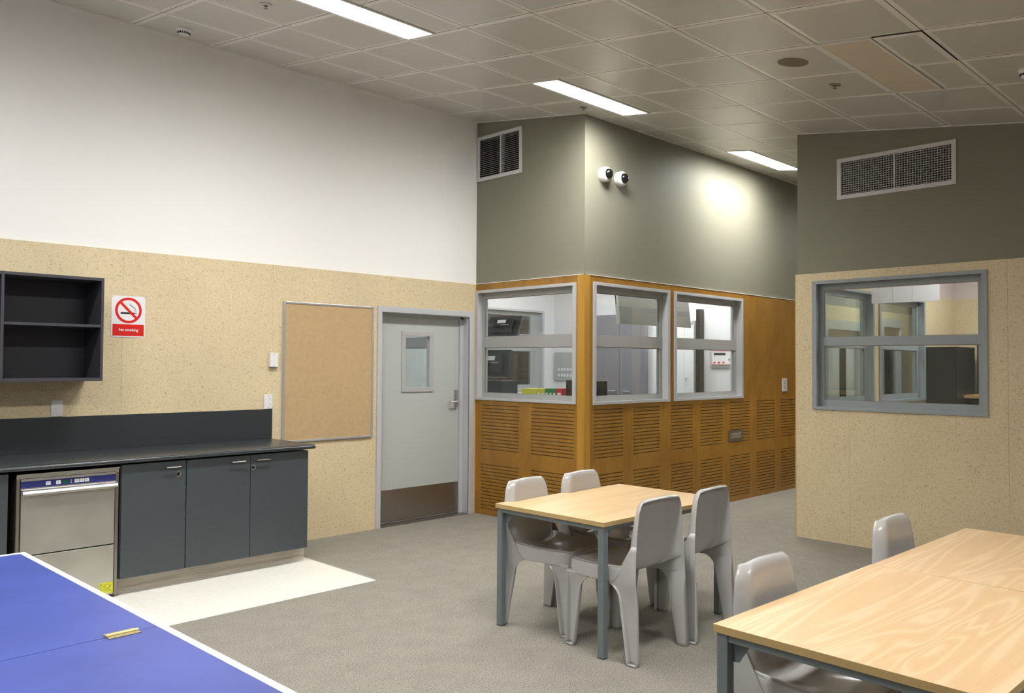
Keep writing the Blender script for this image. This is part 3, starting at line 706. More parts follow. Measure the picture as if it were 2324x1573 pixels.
for z in (1.255, 1.208):
    b = MB()
    b.fbox((3.512, LW-0.0125, z+0.003), (0.8, 0, 0.6), (0, 1, 0), (-0.6, 0, 0.8), -0.001, 0.001, -0.0005, 0.0005, -0.004, 0.004)
    b.fbox((3.522, LW-0.0125, z+0.003), (0.8, 0, -0.6), (0, 1, 0), (0.6, 0, 0.8), -0.001, 0.001, -0.0005, 0.0005, -0.004, 0.004)
    b.box(3.516, 3.518, LW-0.013, LW-0.012, z-0.012, z-0.005)
    obj('pin_slots', b, 'black_plastic', t)
# pinboard
t = thing('pinboard', 'tan fabric pinboard in a thin aluminium frame beside the grey door', 'pinboard', (4.10, LW, 0.87))
x0, x1, z0, z1 = 3.630, 4.570, 0.870, 2.093
b = MB(); b.box(x0+0.012, x1-0.012, LW-0.014, LW, z0+0.012, z1-0.012); obj('fabric_panel', b, 'cork_board', t)
b = MB(); q = 0.020
b.box(x0+q, x1-q, LW-0.020, LW, z1-q, z1); b.box(x0+q, x1-q, LW-0.020, LW, z0, z0+q); b.box(x0, x0+q, LW-0.020, LW, z0+q, z1-q); b.box(x1-q, x1, LW-0.020, LW, z0+q, z1-q)
obj('frame', b, 'aluminium', t, bevel=0.004)
for x in (x0, x1-q):
    for z in (z0, z1-q): obj('corner_cap', MB().box(x-0.001, x+q+0.001, LW-0.0215, LW, z-0.001, z+q+0.001), 'panel_grey', t, bevel=0.004)

# ------------------------------------------------------------------ kitchenette
FY = 5.765                      # front of the cabinet doors
t = thing('worktop', 'charcoal laminate worktop with upstand along the left wall', 'worktop', (2.0, 6.1, 0.885))
b = MB(); prof = [(LW, 0.920), (5.735, 0.920), (5.722, 0.917), (5.713, 0.909), (5.711, 0.900), (5.714, 0.892), (5.722, 0.887), (5.735, 0.885), (LW, 0.885)]
b.prism([(-1.0, y_, z_) for y_, z_ in prof], (4.52, 0, 0)); obj('top', b, 'charcoal_top', t, smooth=50)
b = MB(); b.box(-1.0, 3.534, LW-0.020, LW, 0.920, 1.168); obj('splashback', b, 'charcoal_splash', t, bevel=0.0015)
def bar_handle(xa, xb, z, parent):
    b = MB(); y0 = FY-0.018
    b.tube([(xa, y0+0.002, z), (xa, y0-0.020, z), (xa+0.004, y0-0.027, z), (xb-0.004, y0-0.027, z), (xb, y0-0.020, z), (xb, y0+0.002, z)], 0.0055, 8)
    obj('handle', b, 'chrome', parent, smooth=True)
def cabinet(x0, x1, doors, label):
    t = thing('base_cabinet', label, 'cabinet', ((x0+x1)/2, 6.1, 0.115))
    b = MB(); b.box(x0, x1, FY, LW, 0.115, 0.873); obj('body', b, 'charcoal', t)
    for (a, c_, hx, hole) in doors:
        b = MB()
        if hole:
            slab(b, 'y', FY-0.018, FY-0.001, a, c_, 0.117, 0.873, [])
        else: b.box(a, c_, FY-0.018, FY-0.001, 0.117, 0.873)
        d = obj('door', b, 'charcoal', t, bevel=0.001)
        if hx: bar_handle(hx[0], hx[1], 0.836, d)
        if hole:
            b = MB(); b.lathe([(0.0175, 0), (0.0175, 0.0010), (0.0145, 0.0012), (0.0145, 0.0)], (hole, FY-0.018, 0.780), (0, -1, 0), 20); obj('finger_hole_rim', b, 'plinth_wood', d, smooth=True)
            b = MB(); b.lathe([(0.0145, 0.0012), (0.0145, 0.0018), (0, 0.0018)], (hole-0.0022, FY-0.018, 0.7805), (0, -1, 0), 20); obj('hole_shade_disc', b, 'duct_black', d)  # black disc on the door paints the dark inside of the hole
cabinet(2.066, 2.503, [(2.068, 2.502, (2.355, 2.460), 2.449)], 'charcoal single-door base cabinet right beside the steel dishwasher')
cabinet(2.506, 3.478, [(2.508, 2.988, (2.832, 2.940), None), (2.992, 3.476, (3.035, 3.143), 3.012)], 'charcoal double-door base cabinet at the right end of the counter')
cabinet(0.42, 1.405, [(0.422, 0.912, (0.77, 0.87), None), (0.916, 1.403, (0.95, 1.05), None)], 'charcoal base cabinet left of the dishwasher, cut by the left edge')
t = thing('plinth', 'pale grey woodgrain kick board under the charcoal cabinets', 'plinth', (2.8, 5.86, 0.0))
b = MB(); b.box(2.070, 3.505, 5.845, 5.863, 0.003, 0.114); b.box(0.42, 1.40, 5.845, 5.863, 0.003, 0.114); b.box(3.487, 3.505, 5.863, LW, 0.003, 0.114); obj('kick_board', b, 'plinth_wood', t)

# dishwasher
t = thing('dishwasher', 'stainless steel under-counter dishwasher with blue control strip', 'dishwasher', (1.76, 6.05, 0.0)); x0, x1 = 1.452, 2.056; yf = 5.775
b = MB(); b.box(x0, x1, yf, LW-0.05, 0.02, 0.855); b.box(x0, x0+0.02, yf-0.012, yf, 0.02, 0.835); b.box(x1-0.022, x1, yf-0.012, yf, 0.02, 0.835)
obj('casing', b, 'steel_dark', t, bevel=0.002)
b = MB(); b.box(x0, x1+0.004, yf-0.020, yf+0.3, 0.855, 0.862); b.box(x0, x1, yf-0.012, yf, 0.835, 0.855); obj('lid_trim', b, 'steel', t)
b = MB(); b.box(x0+0.022, x1-0.025, yf-0.024, yf, 0.818, 0.833); b.box(x0+0.022, x1-0.025, yf-0.020, yf, 0.762, 0.776); obj('control_strip_surround', b, 'steel_bright', t)
b = MB(); b.box(x0+0.022, x1-0.025, yf-0.021, yf, 0.776, 0.818); cp = obj('control_panel', b, 'panel_blue', t)
yb = yf-0.021
for (a, c_) in ((1.618, 1.646), (1.677, 1.704), (1.785, 1.812), (1.815, 1.842), (1.845, 1.872)):
    b = MB(); b.box(a-0.006, c_-0.006, yb-0.003, yb, 0.785, 0.808); bt = obj('button', b, 'white_plastic', cp, bevel=0.001)
    b = MB(); b.box(a-0.001, c_-0.012, yb-0.0036, yb-0.003, 0.791, 0.792); b.box(a-0.001, c_-0.014, yb-0.0036, yb-0.003, 0.796, 0.800); b.tube([(a, yb-0.0036, 0.803), (c_-0.013, yb-0.0036, 0.804)], 0.0007, 4)
    b2 = obj('button_mark', b, 'panel_grey', cp)
b = MB(); b.box(1.709, 1.743, yb-0.001, yb, 0.785, 0.808); obj('display', b, 'display_green', cp)
for z in (0.789, 0.803): obj('indicator_lamp', MB().lathe([(0.004, 0), (0.004, 0.002), (0, 0.0025)], (1.760, yb, z), (0, -1, 0), 12), 'panel_grey', cp)
b = MB(); b.box(x0+0.024, x1-0.028, yf-0.020, yf, 0.361, 0.760); b.box(x0+0.024, x1-0.028, yf-0.020, yf, 0.03, 0.353); obj('front_panel', b, 'steel', t, bevel=0.002)
b = MB(); b.box(x0+0.023, x1-0.027, yf-0.006, yf-0.004, 0.350, 0.764); b.box(x1-0.027, x1-0.024, yf-0.014, yf, 0.44, 0.77); b.box(x0+0.020, x0+0.023, yf-0.014, yf, 0.44, 0.77); obj('door_gap', b, 'rubber_black', t)
b = MB(); hp = [(yf-0.020, 0.768), (yf-0.045, 0.762), (yf-0.056, 0.748), (yf-0.056, 0.736), (yf-0.049, 0.731), (yf-0.047, 0.746), (yf-0.040, 0.754), (yf-0.020, 0.760)]
b.prism([(x0+0.026, a, z) for a, z in hp], (x1-x0-0.046, 0, 0)); obj('door_handle', b, 'steel_bright', t, smooth=50)
ys = yf-0.020
b = MB(); b.box(1.938, x1-0.029, ys-0.0008, ys, 0.040, 0.112); st = obj('warning_sticker', b, 'sticker_yellow', t)
b = MB(); yy = ys-0.0012
for pts in ([(1.945, 0.096), (1.953, 0.100), (1.958, 0.094)], [(1.965, 0.085), (1.985, 0.100), (1.978, 0.075), (1.965, 0.085)], [(1.99, 0.066), (2.02, 0.095)], [(1.995, 0.10), (2.015, 0.074)],
            [(1.945, 0.075), (1.955, 0.075)], [(1.945, 0.062), (1.952, 0.068), (1.958, 0.060)], [(2.0, 0.055), (2.02, 0.052)], [(1.975, 0.060), (1.985, 0.066)]):
    b.tube([(a, yy, z) for a, z in pts], 0.0009, 4)
obj('sticker_drawing', b, 'black_plastic', st)
for x in (1.50, 2.0):
    for y_ in (5.83, 6.3): obj('foot', MB().lathe([(0.018, 0), (0.018, 0.017), (0.013, 0.02)], (x, y_, 0.003), (0, 0, 1), 16), 'steel_dark', t)

# ------------------------------------------------------------------ corridor wall fittings
t = thing('flush_pull', 'stainless recessed handle plate set in the slotted veneer wall', 'handle', (8.59, CB, 0.686))
b = MB(); slab(b, 'y', CB-0.008, CB-0.0005, 8.430, 8.752, 0.686, 0.814, [(8.475, 8.715, 0.722, 0.782)]); obj('plate', b, 'steel_dark', t, bevel=0.001)
b = MB(); b.prism([(8.475, CB-0.001, 0.782), (8.475, CB-0.001, 0.722), (8.475, CB-0.006, 0.722)], (0.24, 0, 0)); b.tube([(8.48, CB-0.012, 0.776), (8.71, CB-0.012, 0.776)], 0.005, 8); obj('pull_lip', b, 'steel_bright', t)
t = thing('light_switch', 'pale switch plate on the golden veneer at the corridor end', 'switch', (9.78, CB, 1.238))
b = MB(); b.box(9.722, 9.838, CB-0.010, CB, 1.238, 1.402); obj('face_plate', b, 'grille_white', t, bevel=0.002)
for z in (1.27, 1.33): obj('rocker', MB().box(9.765, 9.795, CB-0.014, CB-0.010, z, z+0.04), 'panel_grey', t)

# ------------------------------------------------------------------ tables
def table(name, label, loc, rz, L, Wd, zt, mat, group=None):
    """local origin at the near-left corner of the top (x along length, y across, going minus)."""
    t = thing(name, label, 'table', loc, rz, group)
    b = MB(); b.box(0, L, -Wd, 0, zt-0.0255, zt); obj('tabletop', b, [mat, 'beech_edge'], t, local=True, bevel=0.0012)
    me = t.children[0].data
    for p in me.polygons:
        if abs(p.normal.z) < 0.5: p.material_index = 1  # side faces get a darker tone, their shade put into the colour
    i = 0.008; s = 0.040; zr = zt-0.0255
    for px, py in ((i, -i-s), (L-i-s, -i-s), (i, -Wd+i), (L-i-s, -Wd+i)):
        b = MB(); b.box(px, px+s, py, py+s, 0.004, zr); lg = obj('leg', b, 'table_steel', t, local=True, bevel=0.003)
        b = MB(); b.box(px+0.001, px+s-0.001, py+0.001, py+s-0.001, 0.0, 0.006)
        ft = obj('foot_cap', b, 'black_plastic', lg, local=True)
    b = MB()
    b.box(i+s, L-i-s, -i-0.030, -i-0.004, zr-0.026, zr); b.box(i+s, L-i-s, -Wd+i+0.004, -Wd+i+0.030, zr-0.026, zr)
    b.box(i+0.004, i+0.030, -Wd+i+s, -i-s, zr-0.026, zr); b.box(L-i-0.030, L-i-0.004, -Wd+i+s, -i-s, zr-0.026, zr)
    obj('rails', b, 'table_steel', t, local=True, bevel=0.002)
    for px, sx in ((i+s, 1), (L-i-s, -1)):
        for py, sy in ((-i-s, -1), (-Wd+i+s, 1)):
            b = MB(); xm = px-sx*0.006; z_ = zr-0.026
            b.prism([(xm, py, z_), (xm, py+sy*0.065, z_), (xm, py+sy*0.022, z_-0.066), (xm, py, z_-0.068)], (0.004*sx, 0, 0))
            b.prism([(px, py-sy*0.006, z_), (px+sx*0.065, py-sy*0.006, z_), (px+sx*0.022, py-sy*0.006, z_-0.066), (px, py-sy*0.006, z_-0.066)], (0, 0.004*sy, 0))
            obj('corner_brace', b, 'table_steel', t, local=True)
    return t
table('dining_table', 'beech-top table on blue-grey steel legs with four grey chairs around it', (3.459, 3.602, 0), -0.003, 1.205, 0.833, 0.725, 'beech_smooth')
table('dining_table', 'near beech-top table in the right corner, the closer of the two pushed together', (2.376, 1.451, 0), -0.029, 1.189, 0.833, 0.725, 'beech_figured', 'tables pushed together')
table('dining_table', 'far beech-top table of the two pushed together, nearest the right wall', (3.5662, 1.4135, 0), -0.022, 1.160, 0.833, 0.725, 'beech_figured', 'tables pushed together')

# table tennis table
t = thing('table_tennis_table', 'blue table tennis table with white edge lines in the lower left corner', 'table', (1.023, 3.924, 0), -0.0205*1.0)
t.rotation_euler = (0, 0, 0.0215); zt = 0.760
def pt(x, y): return x, y
for (ya, yb_) in ((0.0, -1.367), (-1.371, -2.740)):
    b = MB(); b.box(-1.525, 0, yb_, ya, zt-0.020, zt-0.0005); tp = obj('half_top', b, 'blue_top', t, local=True, bevel=0.001)
    b = MB(); b.box(-0.022, 0.001, yb_, ya, zt-0.021, zt+0.0004); b.box(-1.526, -1.503, yb_, ya, zt-0.021, zt+0.0004)
    yy0, yy1 = (ya-0.022, ya+0.001) if ya == 0.0 else (yb_-0.001, yb_+0.022)
    b.box(-1.503, -0.022, yy0, yy1, zt-0.021, zt+0.0004); b.box(-0.764, -0.761, yb_, ya-0.022 if ya == 0 else ya, zt-0.001, zt+0.0003)
    obj('edge_lines', b, 'line_white', tp, local=True)
b = MB()
for k in (-1, 1):
    b.box(-0.170, -0.080, -1.369+(0.001 if k > 0 else -0.027), -1.369+(0.027 if k > 0 else -0.001), zt, zt+0.002)
b.tube([(-0.172, -1.369, zt+0.004), (-0.078, -1.369, zt+0.004)], 0.004, 8)
obj('hinge', b, 'brass', t, local=True)
for x in (-0.155, -0.125, -0.095):
    for y_ in (-1.352, -1.386): obj('screw', MB().lathe([(0.0028, 0), (0.002, 0.001), (0, 0.0012)], (x, y_, zt+0.002), (0, 0, 1), 8), 'steel_dark', t, local=True)
for x in (-0.25, -1.28):
    for y_ in (-0.35, -1.05, -1.69, -2.39):
        b = MB(); b.box(x-0.02, x+0.02, y_-0.02, y_+0.02, 0.0, zt-0.05); obj('leg', b, 'table_steel', t, local=True)
b = MB()
for x in (-0.25, -1.28): b.box(x-0.015, x+0.015, -2.6, -1.40, zt-0.05, zt-0.0205); b.box(x-0.015, x+0.015, -1.34, -0.15, zt-0.05, zt-0.0205)
obj('under_frame', b, 'table_steel', t, local=True)

# ------------------------------------------------------------------ moulded plastic chair
def lerp(a, b, t): return a+(b-a)*t
def interp(tab, x):
    if x <= tab[0][0]: return tab[0][1]
    for (a, p), (b, q) in zip(tab, tab[1:]):
        if x <= b:
            k = (x-a)/(b-a); k = k*k*(3-2*k) if False else k
            return p+(q-p)*k
    return tab[-1][1]
YR = lambda z: interp([(0, -0.255), (0.45, -0.240), (0.70, -0.238), (0.86, -0.244)], z)       # rear edge line of the chair
WR = lambda z: interp([(0, 0.248), (0.45, 0.228), (0.60, 0.219), (0.75, 0.203), (0.86, 0.184)], z)  # its half width
def make_chair(label, group):
    t = thing('plastic_chair', label, 'chair', (0, 0, 0), 0, group); P = 'chair_plastic'
    # backrest: one dished sheet whose sides and top roll back to a rim
    rows = []
    zs = [(0.446, 1, 0), (0.453, 1, 0), (0.466, 1, 0), (0.485, 1, 0), (0.51, 1, 0), (0.545, 1, 0), (0.60, 1, 0), (0.67, 1, 0), (0.74, 1, 0), (0.79, 1, 0), (0.818, 0.965, 0), (0.836, 0.92, 0.004), (0.847, 0.86, 0.011), (0.849, 0.86, 0.022), (0.845, 0.885, 0.040)]
    for z, sc, cb_ in zs:
        wf = interp([(0.446, 0.085), (0.453, 0.120), (0.466, 0.150), (0.50, 0.176), (0.56, 0.182), (0.70, 0.172), (0.80, 0.158), (0.85, 0.150)], z)*sc
        yf = interp([(0.446, -0.095), (0.453, -0.122), (0.466, -0.142), (0.50, -0.160), (0.56, -0.170), (0.67, -0.180), (0.80, -0.196), (0.85, -0.202)], z)-cb_
        yr = YR(z); w = WR(z)*(sc if z > 0.8 else 1)-0.001
        if z < 0.50:
            kk = (0.50-z)/0.054; w = lerp(w, wf+0.045, kk); yr = lerp(yr, yf-0.012, min(1, kk*1.6))
        half = [(0.0, yf-0.010), (wf*0.35, yf-0.009), (wf*0.68, yf-0.004), (wf*0.9, yf+0.001), (wf+0.002, yf-0.001), (wf+(w-wf)*0.45, yf-0.012), (lerp(wf, w, 0.86), lerp(yf, yr, 0.60)), (w, yr)]
        if cb_ > 0.03: half = [(x, min(y_, lerp(yf, yr, 0.75))) for x, y_ in half]
        arch = 0.007*min(1, max(0, (z-0.79)/0.04))
        r = [(-x, y_, z-arch*(x/0.17)**2) for x, y_ in half[:0:-1]]+[(x, y_, z-arch*(x/0.17)**2) for x, y_ in half]
        rows.append(r)
    # rim row at the top going back
    last = rows[-1]; rows.append([(p[0]*1.005, YR(0.84), p[2]-0.006) for p in last])
    b = MB(); b.grid(rows); bk = obj('backrest', b, P, t, local=True, smooth='all', solid=0.006, sub=2)
    # seat
    U = [-1, -0.94, -0.84, -0.65, -0.4, -0.15, 0.15, 0.4, 0.65, 0.84, 0.94, 1]
    rows = []
    def outline(y_):
        return interp([(-0.20, 0.216), (0.0, 0.213), (0.12, 0.210), (0.19, 0.205), (0.222, 0.196), (0.238, 0.180), (0.244, 0.160)], y_)
    for v in (0.0, 0.02, 0.07, 0.16, 0.30, 0.48, 0.66, 0.82, 0.93, 1.0):
        r = []
        for u in U:
            yend = -0.118-0.085*abs(u)**5; y_ = lerp(0.244, yend, v); ws = outline(y_)
            rim = interp([(-0.20, 0.506), (-0.12, 0.494), (0.0, 0.482), (0.20, 0.486), (0.236, 0.482), (0.244, 0.474)], y_)
            cen = interp([(-0.12, 0.455), (-0.07, 0.443), (0.0, 0.442), (0.10, 0.448), (0.18, 0.462), (0.225, 0.472), (0.244, 0.470)], y_)
            k = min(1, (abs(u)/0.94))**3.2; z = lerp(cen, rim, k)
            if abs(u) == 1: z = rim-0.005
            r.append((u*ws, y_, z))
        rows.append(r)
    b = MB(); b.grid(rows)
    per = [rw[0] for rw in rows[::-1]]+rows[0][1:-1]+[rw[-1] for rw in rows]
    n = len(per); sk = []
    for dz, off in ((0.0, 0.0), (0.010, 0.003), (0.035, 0.004), (0.085, 0.005)):
        r = []
        for i, p in enumerate(per):
            x_, y_, z = p; d = Vector((x_/0.21, max(0, (y_-0.12)/0.12), 0)); d = Vector((math.copysign(min(1, abs(x_)/0.2)**6, x_), max(0.0, (y_-0.19)/0.05), 0))
            if d.length > 0: d.normalize()
            zz = z if dz == 0 else lerp(z, 0.398, dz/0.085)
            r.append((x_+d.x*off, y_+d.y*off, zz))
        sk.append(r)
    b.grid(sk); obj('seat', b, P, t, local=True, smooth='all', solid=0.006, sub=2)
    # legs: tapering channels open to the outside
    def fil(z, z0=0.325, r=0.078):
        q = z-z0
        return 0 if q <= 0 else r*(1-math.sqrt(max(0.0, 1-min(1, q/r)**2)))
    for sx in (-1, 1):
        for front in (True, False):
            rows = []
            top = [0.0, 0.02, 0.08, 0.16, 0.24, 0.31, 0.345, 0.37, 0.388, 0.40, 0.412] + ([] if front else [0.46, 0.50, 0.54, 0.58, 0.61])
            for z in top:
                if front:
                    xo = lerp(0.220, 0.2135, min(1, z/0.41)); yo = lerp(0.254, 0.2465, min(1, z/0.41)); sg = 1
                    wd = 0.056+0.050*min(z, 0.4)/0.4+fil(z)
                else:
                    xo = WR(z); yo = YR(z); sg = -1
                    wd = 0.056+0.062*min(z, 0.4)/0.4+fil(z)
                    if z > 0.41: wd = interp([(0.41, 0.150), (0.46, 0.115), (0.50, 0.095), (0.54, 0.072), (0.61, 0.030)], z)
                dp = interp([(0, 0.034), (0.30, 0.028), (0.38, 0.012), (0.41, 0.006), (0.46, 0.003), (0.61, 0.002)], z)
                xw = xo-dp
                yi = yo-sg*wd
                q = min(0.010, wd*0.15)
                rows.append([(sx*xo, yi, z), (sx*(xw+0.003), yi+sg*q*0.3, z), (sx*xw, yi+sg*q*1.6, z), (sx*xw, lerp(yi, yo, 0.5), z), (sx*xw, yo-sg*q*1.6, z), (sx*(xw+0.003), yo-sg*q*0.3, z), (sx*xo, yo, z)])
            b = MB(); b.grid(rows)
            # inner return across the front/back, giving the arch between the legs
            rr = []
            for z in top:
                if z > 0.415 or not front: continue
                xo = rows[top.index(z)][6][0]/sx; yo = rows[top.index(z)][6][1]; xw = rows[top.index(z)][4][0]/sx
                wx = 0.034+0.02*z+fil(z, 0.31, 0.085)*1.3
                yo2 = yo-(1 if front else -1)*0.001
                rr.append([(sx*xw, yo2, z), (sx*(xw-wx*0.5), yo2, z), (sx*(xw-wx), yo2, z)])
            if rr: b.grid(rr)
            a0 = rows[0]; b.quad([(p[0], p[1], 0.006) for p in a0])
            obj('leg', b, P, t, local=True, smooth=60, solid=0.0055)
    return t
CH = 'grey plastic chairs around the tables'
c0 = make_chair('glossy grey plastic chair at the first table, nearest the camera, its back turned toward us', CH)
c0.location = (3.737, 2.840, 0); c0.rotation_euler = (0, 0, 0.0)
dup(c0, (4.248, 2.838, 0), 0.07, 'grey plastic chair with its back to the camera, right-hand one at the four-chair table', CH)
dup(c0, (3.776, 3.398, 0), math.pi+0.10, 'grey plastic chair facing us at the left far side of the four-chair table', CH)
dup(c0, (4.285, 3.392, 0), math.pi+0.06, 'grey plastic chair facing us behind the four-chair table, in front of the slotted wall', CH)
dup(c0, (2.868, 1.305, 0), math.pi, 'grey plastic chair tucked under the near right-hand beech table', CH)
dup(c0, (4.092, 1.300, 0), math.pi, 'grey plastic chair tucked under the far right-hand table, in front of the right wall', CH)

# ------------------------------------------------------------------ inside the control room
t = thing('desk', 'pale desk counter inside the control room below the left window', 'desk', (6.4, 6.1, 0))
b = MB(); b.box(6.06, 6.72, 5.10, 8.10, 0.955, 0.985); obj('desktop', b, 'soft_white', t)
b = MB(); b.box(6.08, 6.70, 5.12, 5.15, 0, 0.955); b.box(6.08, 6.70, 8.05, 8.08, 0, 0.955); b.box(6.08, 6.70, 6.55, 6.58, 0, 0.955); obj('end_panel', b, 'panel_grey', t)
def folder(y0, y1, h, mat, label, tagp=True, grp='box folders on the control room desk'):
    t = thing('box_folder', label, 'folder', (6.40, (y0+y1)/2, 0.985), 0, grp)
    b = MB(); b.box(6.28, 6.53, y0+0.001, y1-0.001, 0.985, 0.985+h); obj('cover', b, mat, t, bevel=0.002)
    if tagp:
        b = MB(); w_ = (y1-y0)*0.28; m_ = (y0+y1)/2; b.box(6.2785, 6.28, m_-w_, m_+w_, 1.02, 0.985+h-0.045); obj('spine_label', b, 'sign_white', t)
folder(5.925, 6.150, 0.318, 'folder_yellow', 'wide yellow-green folder lying against the files in the control room', False)
folder(5.870, 5.925, 0.325, 'folder_yellow', 'yellow box folder with white label beside the wide yellow one')
folder(5.812, 5.869, 0.325, 'folder_yellow', 'yellow box folder with white label beside the green folders')
folder(5.760, 5.811, 0.328, 'folder_green', 'green box folder touching the yellow ones')
folder(5.708, 5.759, 0.328, 'folder_green', 'green box folder in the middle of three')
folder(5.656, 5.707, 0.328, 'folder_green', 'green box folder touching the red one')
folder(5.574, 5.655, 0.332, 'folder_red', 'red box folder beside the black monitor')
def monitor(x, y, z, w_, h_, rz, tilt, label, stand=True, grp=None):
    t = thing('computer_monitor', label, 'monitor', (x, y, z), rz, grp)
    M_ = Matrix.Rotation(tilt, 4, 'X')
    def add(nm, bx, mat):
        b = MB(); b.box(*bx); b.v = [tuple(M_ @ Vector(p)) for p in b.v]; return obj(nm, b, mat, t, local=True, bevel=0.004)
    add('casing', (-w_/2, w_/2, -0.025, 0.02, 0, h_), 'black_plastic'); add('rear_housing', (-w_*0.32, w_*0.32, 0.02, 0.06, h_*0.15, h_*0.8), 'black_plastic')
    add('rating_label', (-w_*0.10, w_*0.16, 0.060, 0.061, h_*0.58, h_*0.74), 'sign_white'); add('rating_label', (-w_*0.22, w_*0.20, 0.060, 0.061, h_*0.48, h_*0.52), 'panel_grey')
    add('screen', (-w_/2+0.015, w_/2-0.015, -0.0265, -0.025, 0.02, h_-0.015), 'black_gloss')
    if not stand:
        a_ = Matrix.Rotation(-rz, 4, 'Z') @ Vector((6.836-x, 7.632-y, 0)); b = MB()
        b.tube([(a_.x, a_.y, h_*0.42), (a_.x*0.5, a_.y*0.8+0.02, h_*0.45), (0, 0.03, h_*0.5)], 0.018, 8); obj('mounting_arm', b, 'black_plastic', t, local=True)
    if stand:
        b = MB(); b.box(-0.03, 0.03, 0.03, 0.06, -0.10, h_*0.4); b.box(-0.1, 0.1, -0.06, 0.1, -0.112, -0.10); obj('stand', b, 'black_plastic', t, local=True)
    return t
monitor(6.36, 5.325, 1.097, 0.50, 0.305, math.pi/2, 0.0, 'black monitor seen from behind at the desk corner of the control room')
# two monitors on a ceiling pole
monitor(7.0, 7.20, 1.885, 0.48, 0.28, math.radians(100), 0.42, 'upper of two black monitors on a pole behind the left control window', False, 'pole monitors')
monitor(7.0, 7.36, 1.40, 0.48, 0.34, math.radians(100), 0.22, 'lower of two black monitors on a pole behind the left control window', False, 'pole monitors')
t = thing('monitor_pole', 'black pole carrying two monitors in the control room', 'pole', (6.80, 7.66, 0.985))
b = MB(); b.tube([(6.80, 7.66, 0.985), (6.80, 7.66, 2.95)], 0.022, 10); obj('pole', b, 'black_plastic', t)
tag(obj('equipment_box', MB().box(6.45, 6.70, 6.62, 7.05, 0.985, 1.375), 'black_plastic', bevel=0.004), 'black equipment box in the lower left corner of the left control window', 'equipment')
# cupboards
t = thing('storage_cupboard', 'tall lilac-grey double-door cupboard behind the middle control window', 'cupboard', (8.8, 7.2, 0))
b = MB(); b.box(8.90, 8.985, 6.46, 7.40, 0.0, 2.24); obj('body', b, 'lilac_laminate', t)
for (a, c_, hy) in ((6.462, 6.855, 6.72), (6.86, 7.398, 6.96)):
    b = MB(); b.box(8.88, 8.899, a, c_, 0.08, 2.235); d = obj('door', b, 'lilac_laminate', t, bevel=0.001)
    b = MB(); b.tube([(8.88, hy-0.06, 1.205), (8.855, hy-0.06, 1.205), (8.855, hy+0.06, 1.205), (8.88, hy+0.06, 1.205)], 0.009, 6); obj('handle', b, 'chrome', d)
t = thing('white_cupboard', 'white two-leaf cupboard with small lever behind the right control window', 'cupboard', (8.9, 5.95, 0))
b = MB(); b.box(8.90, 8.975, 5.70, 6.12, 0.0, 2.12); obj('body', b, 'white_plastic', t)
for a, c_ in ((5.70, 5.835), (5.838, 6.118)):
    b = MB(); b.box(8.885, 8.899, a, c_, 0.02, 2.06); obj('door', b, 'white_plastic', t, bevel=0.001)
b = MB(); b.box(8.884, 8.899, 5.71, 5.95, 2.065, 2.115); obj('label_strip', b, 'panel_grey', t)
b = MB(); b.tube([(8.885, 5.80, 1.40), (8.86, 5.80, 1.40), (8.855, 5.795, 1.36)], 0.009, 6); obj('lever', b, 'panel_grey', t)
tag(obj('dark_post', MB().box(8.90, 8.995, 5.62, 5.675, 0.0, 2.26), 'dark_laminate', bevel=0.002), 'dark vertical post behind the right control window', 'post')
t = thing('fire_alarm_panel', 'pale fire alarm panel with red-edged face on the control room wall', 'alarm panel', (8.99, 5.36, 1.53))
b = MB(); b.box(8.975, 9.0, 5.20, 5.525, 1.535, 1.755); obj('backing_box', b, 'panel_grey', t)
b = MB(); b.box(8.965, 8.975, 5.215, 5.500, 1.565, 1.735); fp = obj('face', b, 'sign_white', t)
b = MB()
for (a, c_, z0, z1) in ((5.222, 5.492, 1.724, 1.728), (5.222, 5.492, 1.571, 1.575), (5.222, 5.226, 1.575, 1.724), (5.488, 5.492, 1.575, 1.724), (5.44, 5.465, 1.585, 1.605), (5.38, 5.405, 1.585, 1.605), (5.315, 5.34, 1.585, 1.605)): b.box(8.963, 8.965, a, c_, z0, z1)
obj('red_marks', b, 'sign_red', fp)
b = MB(); b.box(8.963, 8.965, 5.30, 5.46, 1.685, 1.712); b.box(8.963, 8.965, 5.44, 5.46, 1.66, 1.668); b.box(8.960, 8.965, 5.245, 5.255, 1.62, 1.64); obj('display', b, 'black_plastic', fp)
# grey key panel with white tags on the back wall
t = thing('key_panel', 'grey wall panel with rows of white tags behind the left control window', 'wall panel', (8.985, 7.95, 1.33))
b = MB(); b.box(8.975, 8.995, 7.60, 8.12, 1.33, 1.735); obj('board', b, 'panel_grey', t)
b = MB()
for z, hh_ in ((1.47, 0.035), (1.385, 0.038)):
    for k, y_ in enumerate((8.03, 7.97, 7.92, 7.86, 7.80, 7.74, 7.68, 7.63)): obj('tag', MB().box(8.970, 8.975, y_-0.016, y_+0.016, z, z+hh_), 'sign_white', t)
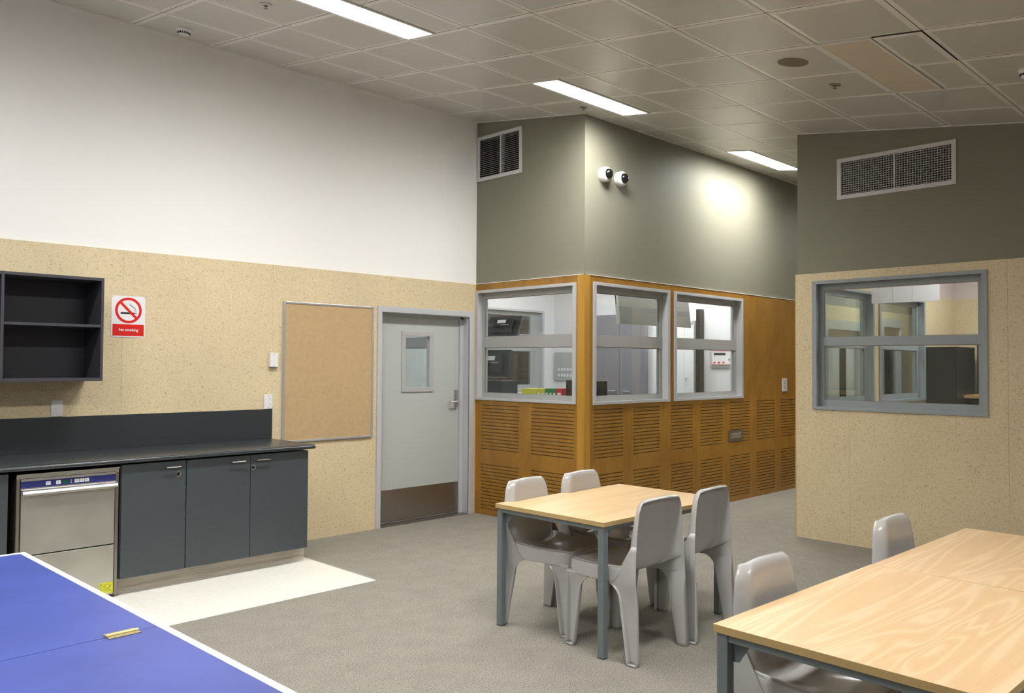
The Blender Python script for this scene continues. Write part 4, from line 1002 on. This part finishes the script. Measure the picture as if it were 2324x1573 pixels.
# solid board and white strip built in place of a reflection in the glass
t = thing('reflection_panel', 'grey board with a white end standing in for a reflection in the middle and right control windows', 'panel', (7.5, 5.3, 2.0))
b = MB(); b.hexa([(6.845, 5.29, 1.99), (8.195, 5.29, 1.99), (8.195, 5.31, 1.99), (6.845, 5.31, 1.99), (6.79, 5.29, 2.50), (8.10, 5.29, 2.50), (8.10, 5.31, 2.50), (6.79, 5.31, 2.50)]); obj('board', b, 'reflection_grey', t)
b = MB(); b.hexa([(6.800, 5.285, 1.985), (6.856, 5.285, 1.985), (6.856, 5.289, 1.985), (6.800, 5.289, 1.985), (6.745, 5.285, 2.50), (6.800, 5.285, 2.50), (6.800, 5.289, 2.50), (6.745, 5.289, 2.50)]); obj('reflected_strip', b, 'sign_white', t)
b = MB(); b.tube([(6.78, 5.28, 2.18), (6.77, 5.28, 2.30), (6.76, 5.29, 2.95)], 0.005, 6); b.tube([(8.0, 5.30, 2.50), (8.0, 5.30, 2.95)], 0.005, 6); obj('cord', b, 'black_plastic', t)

# ------------------------------------------------------------------ inside the side room
t = thing('reflection_panel', 'white three-section board standing in for a reflection high in the right wall window', 'panel', (8.5, 3.0, 2.2))  # solid white sections replace a reflection seen in the pane
for y0, y1 in ((2.715, 2.958), (2.962, 3.145), (3.149, 3.352)):
    b = MB(); b.box(8.49, 8.51, y0, y1, 2.195, 2.45); obj('section', b, 'sign_white', t)
b = MB()
for y_ in (2.8, 3.25): b.tube([(8.5, y_, 2.45), (8.5, y_, 3.0)], 0.004, 6)
obj('cord', b, 'steel_dark', t)
t = thing('tall_cabinet', 'black tall cabinet inside the side room behind the right wall window', 'cabinet', (10.4, 3.1, 0))
b = MB(); b.box(10.22, 10.9, 3.09, 3.415, 0, 1.79); obj('body', b, 'dark_laminate', t, bevel=0.002)
b = MB(); b.box(10.20, 10.219, 3.095, 3.41, 0.05, 1.785); obj('door', b, 'dark_laminate', t, bevel=0.002)
t = thing('wall_shelf', 'black cabinet with a wood shelf at the right of the side room window', 'shelf', (10.9, 2.6, 0))
b = MB(); b.box(10.95, 11.28, 2.0, 3.08, 1.24, 1.86); b.box(10.6, 11.28, 2.0, 3.08, 0, 1.19); obj('body', b, 'dark_laminate', t)
b = MB(); b.box(10.45, 11.28, 2.0, 3.08, 1.20, 1.235); obj('shelf_board', b, 'shelf_wood', t)
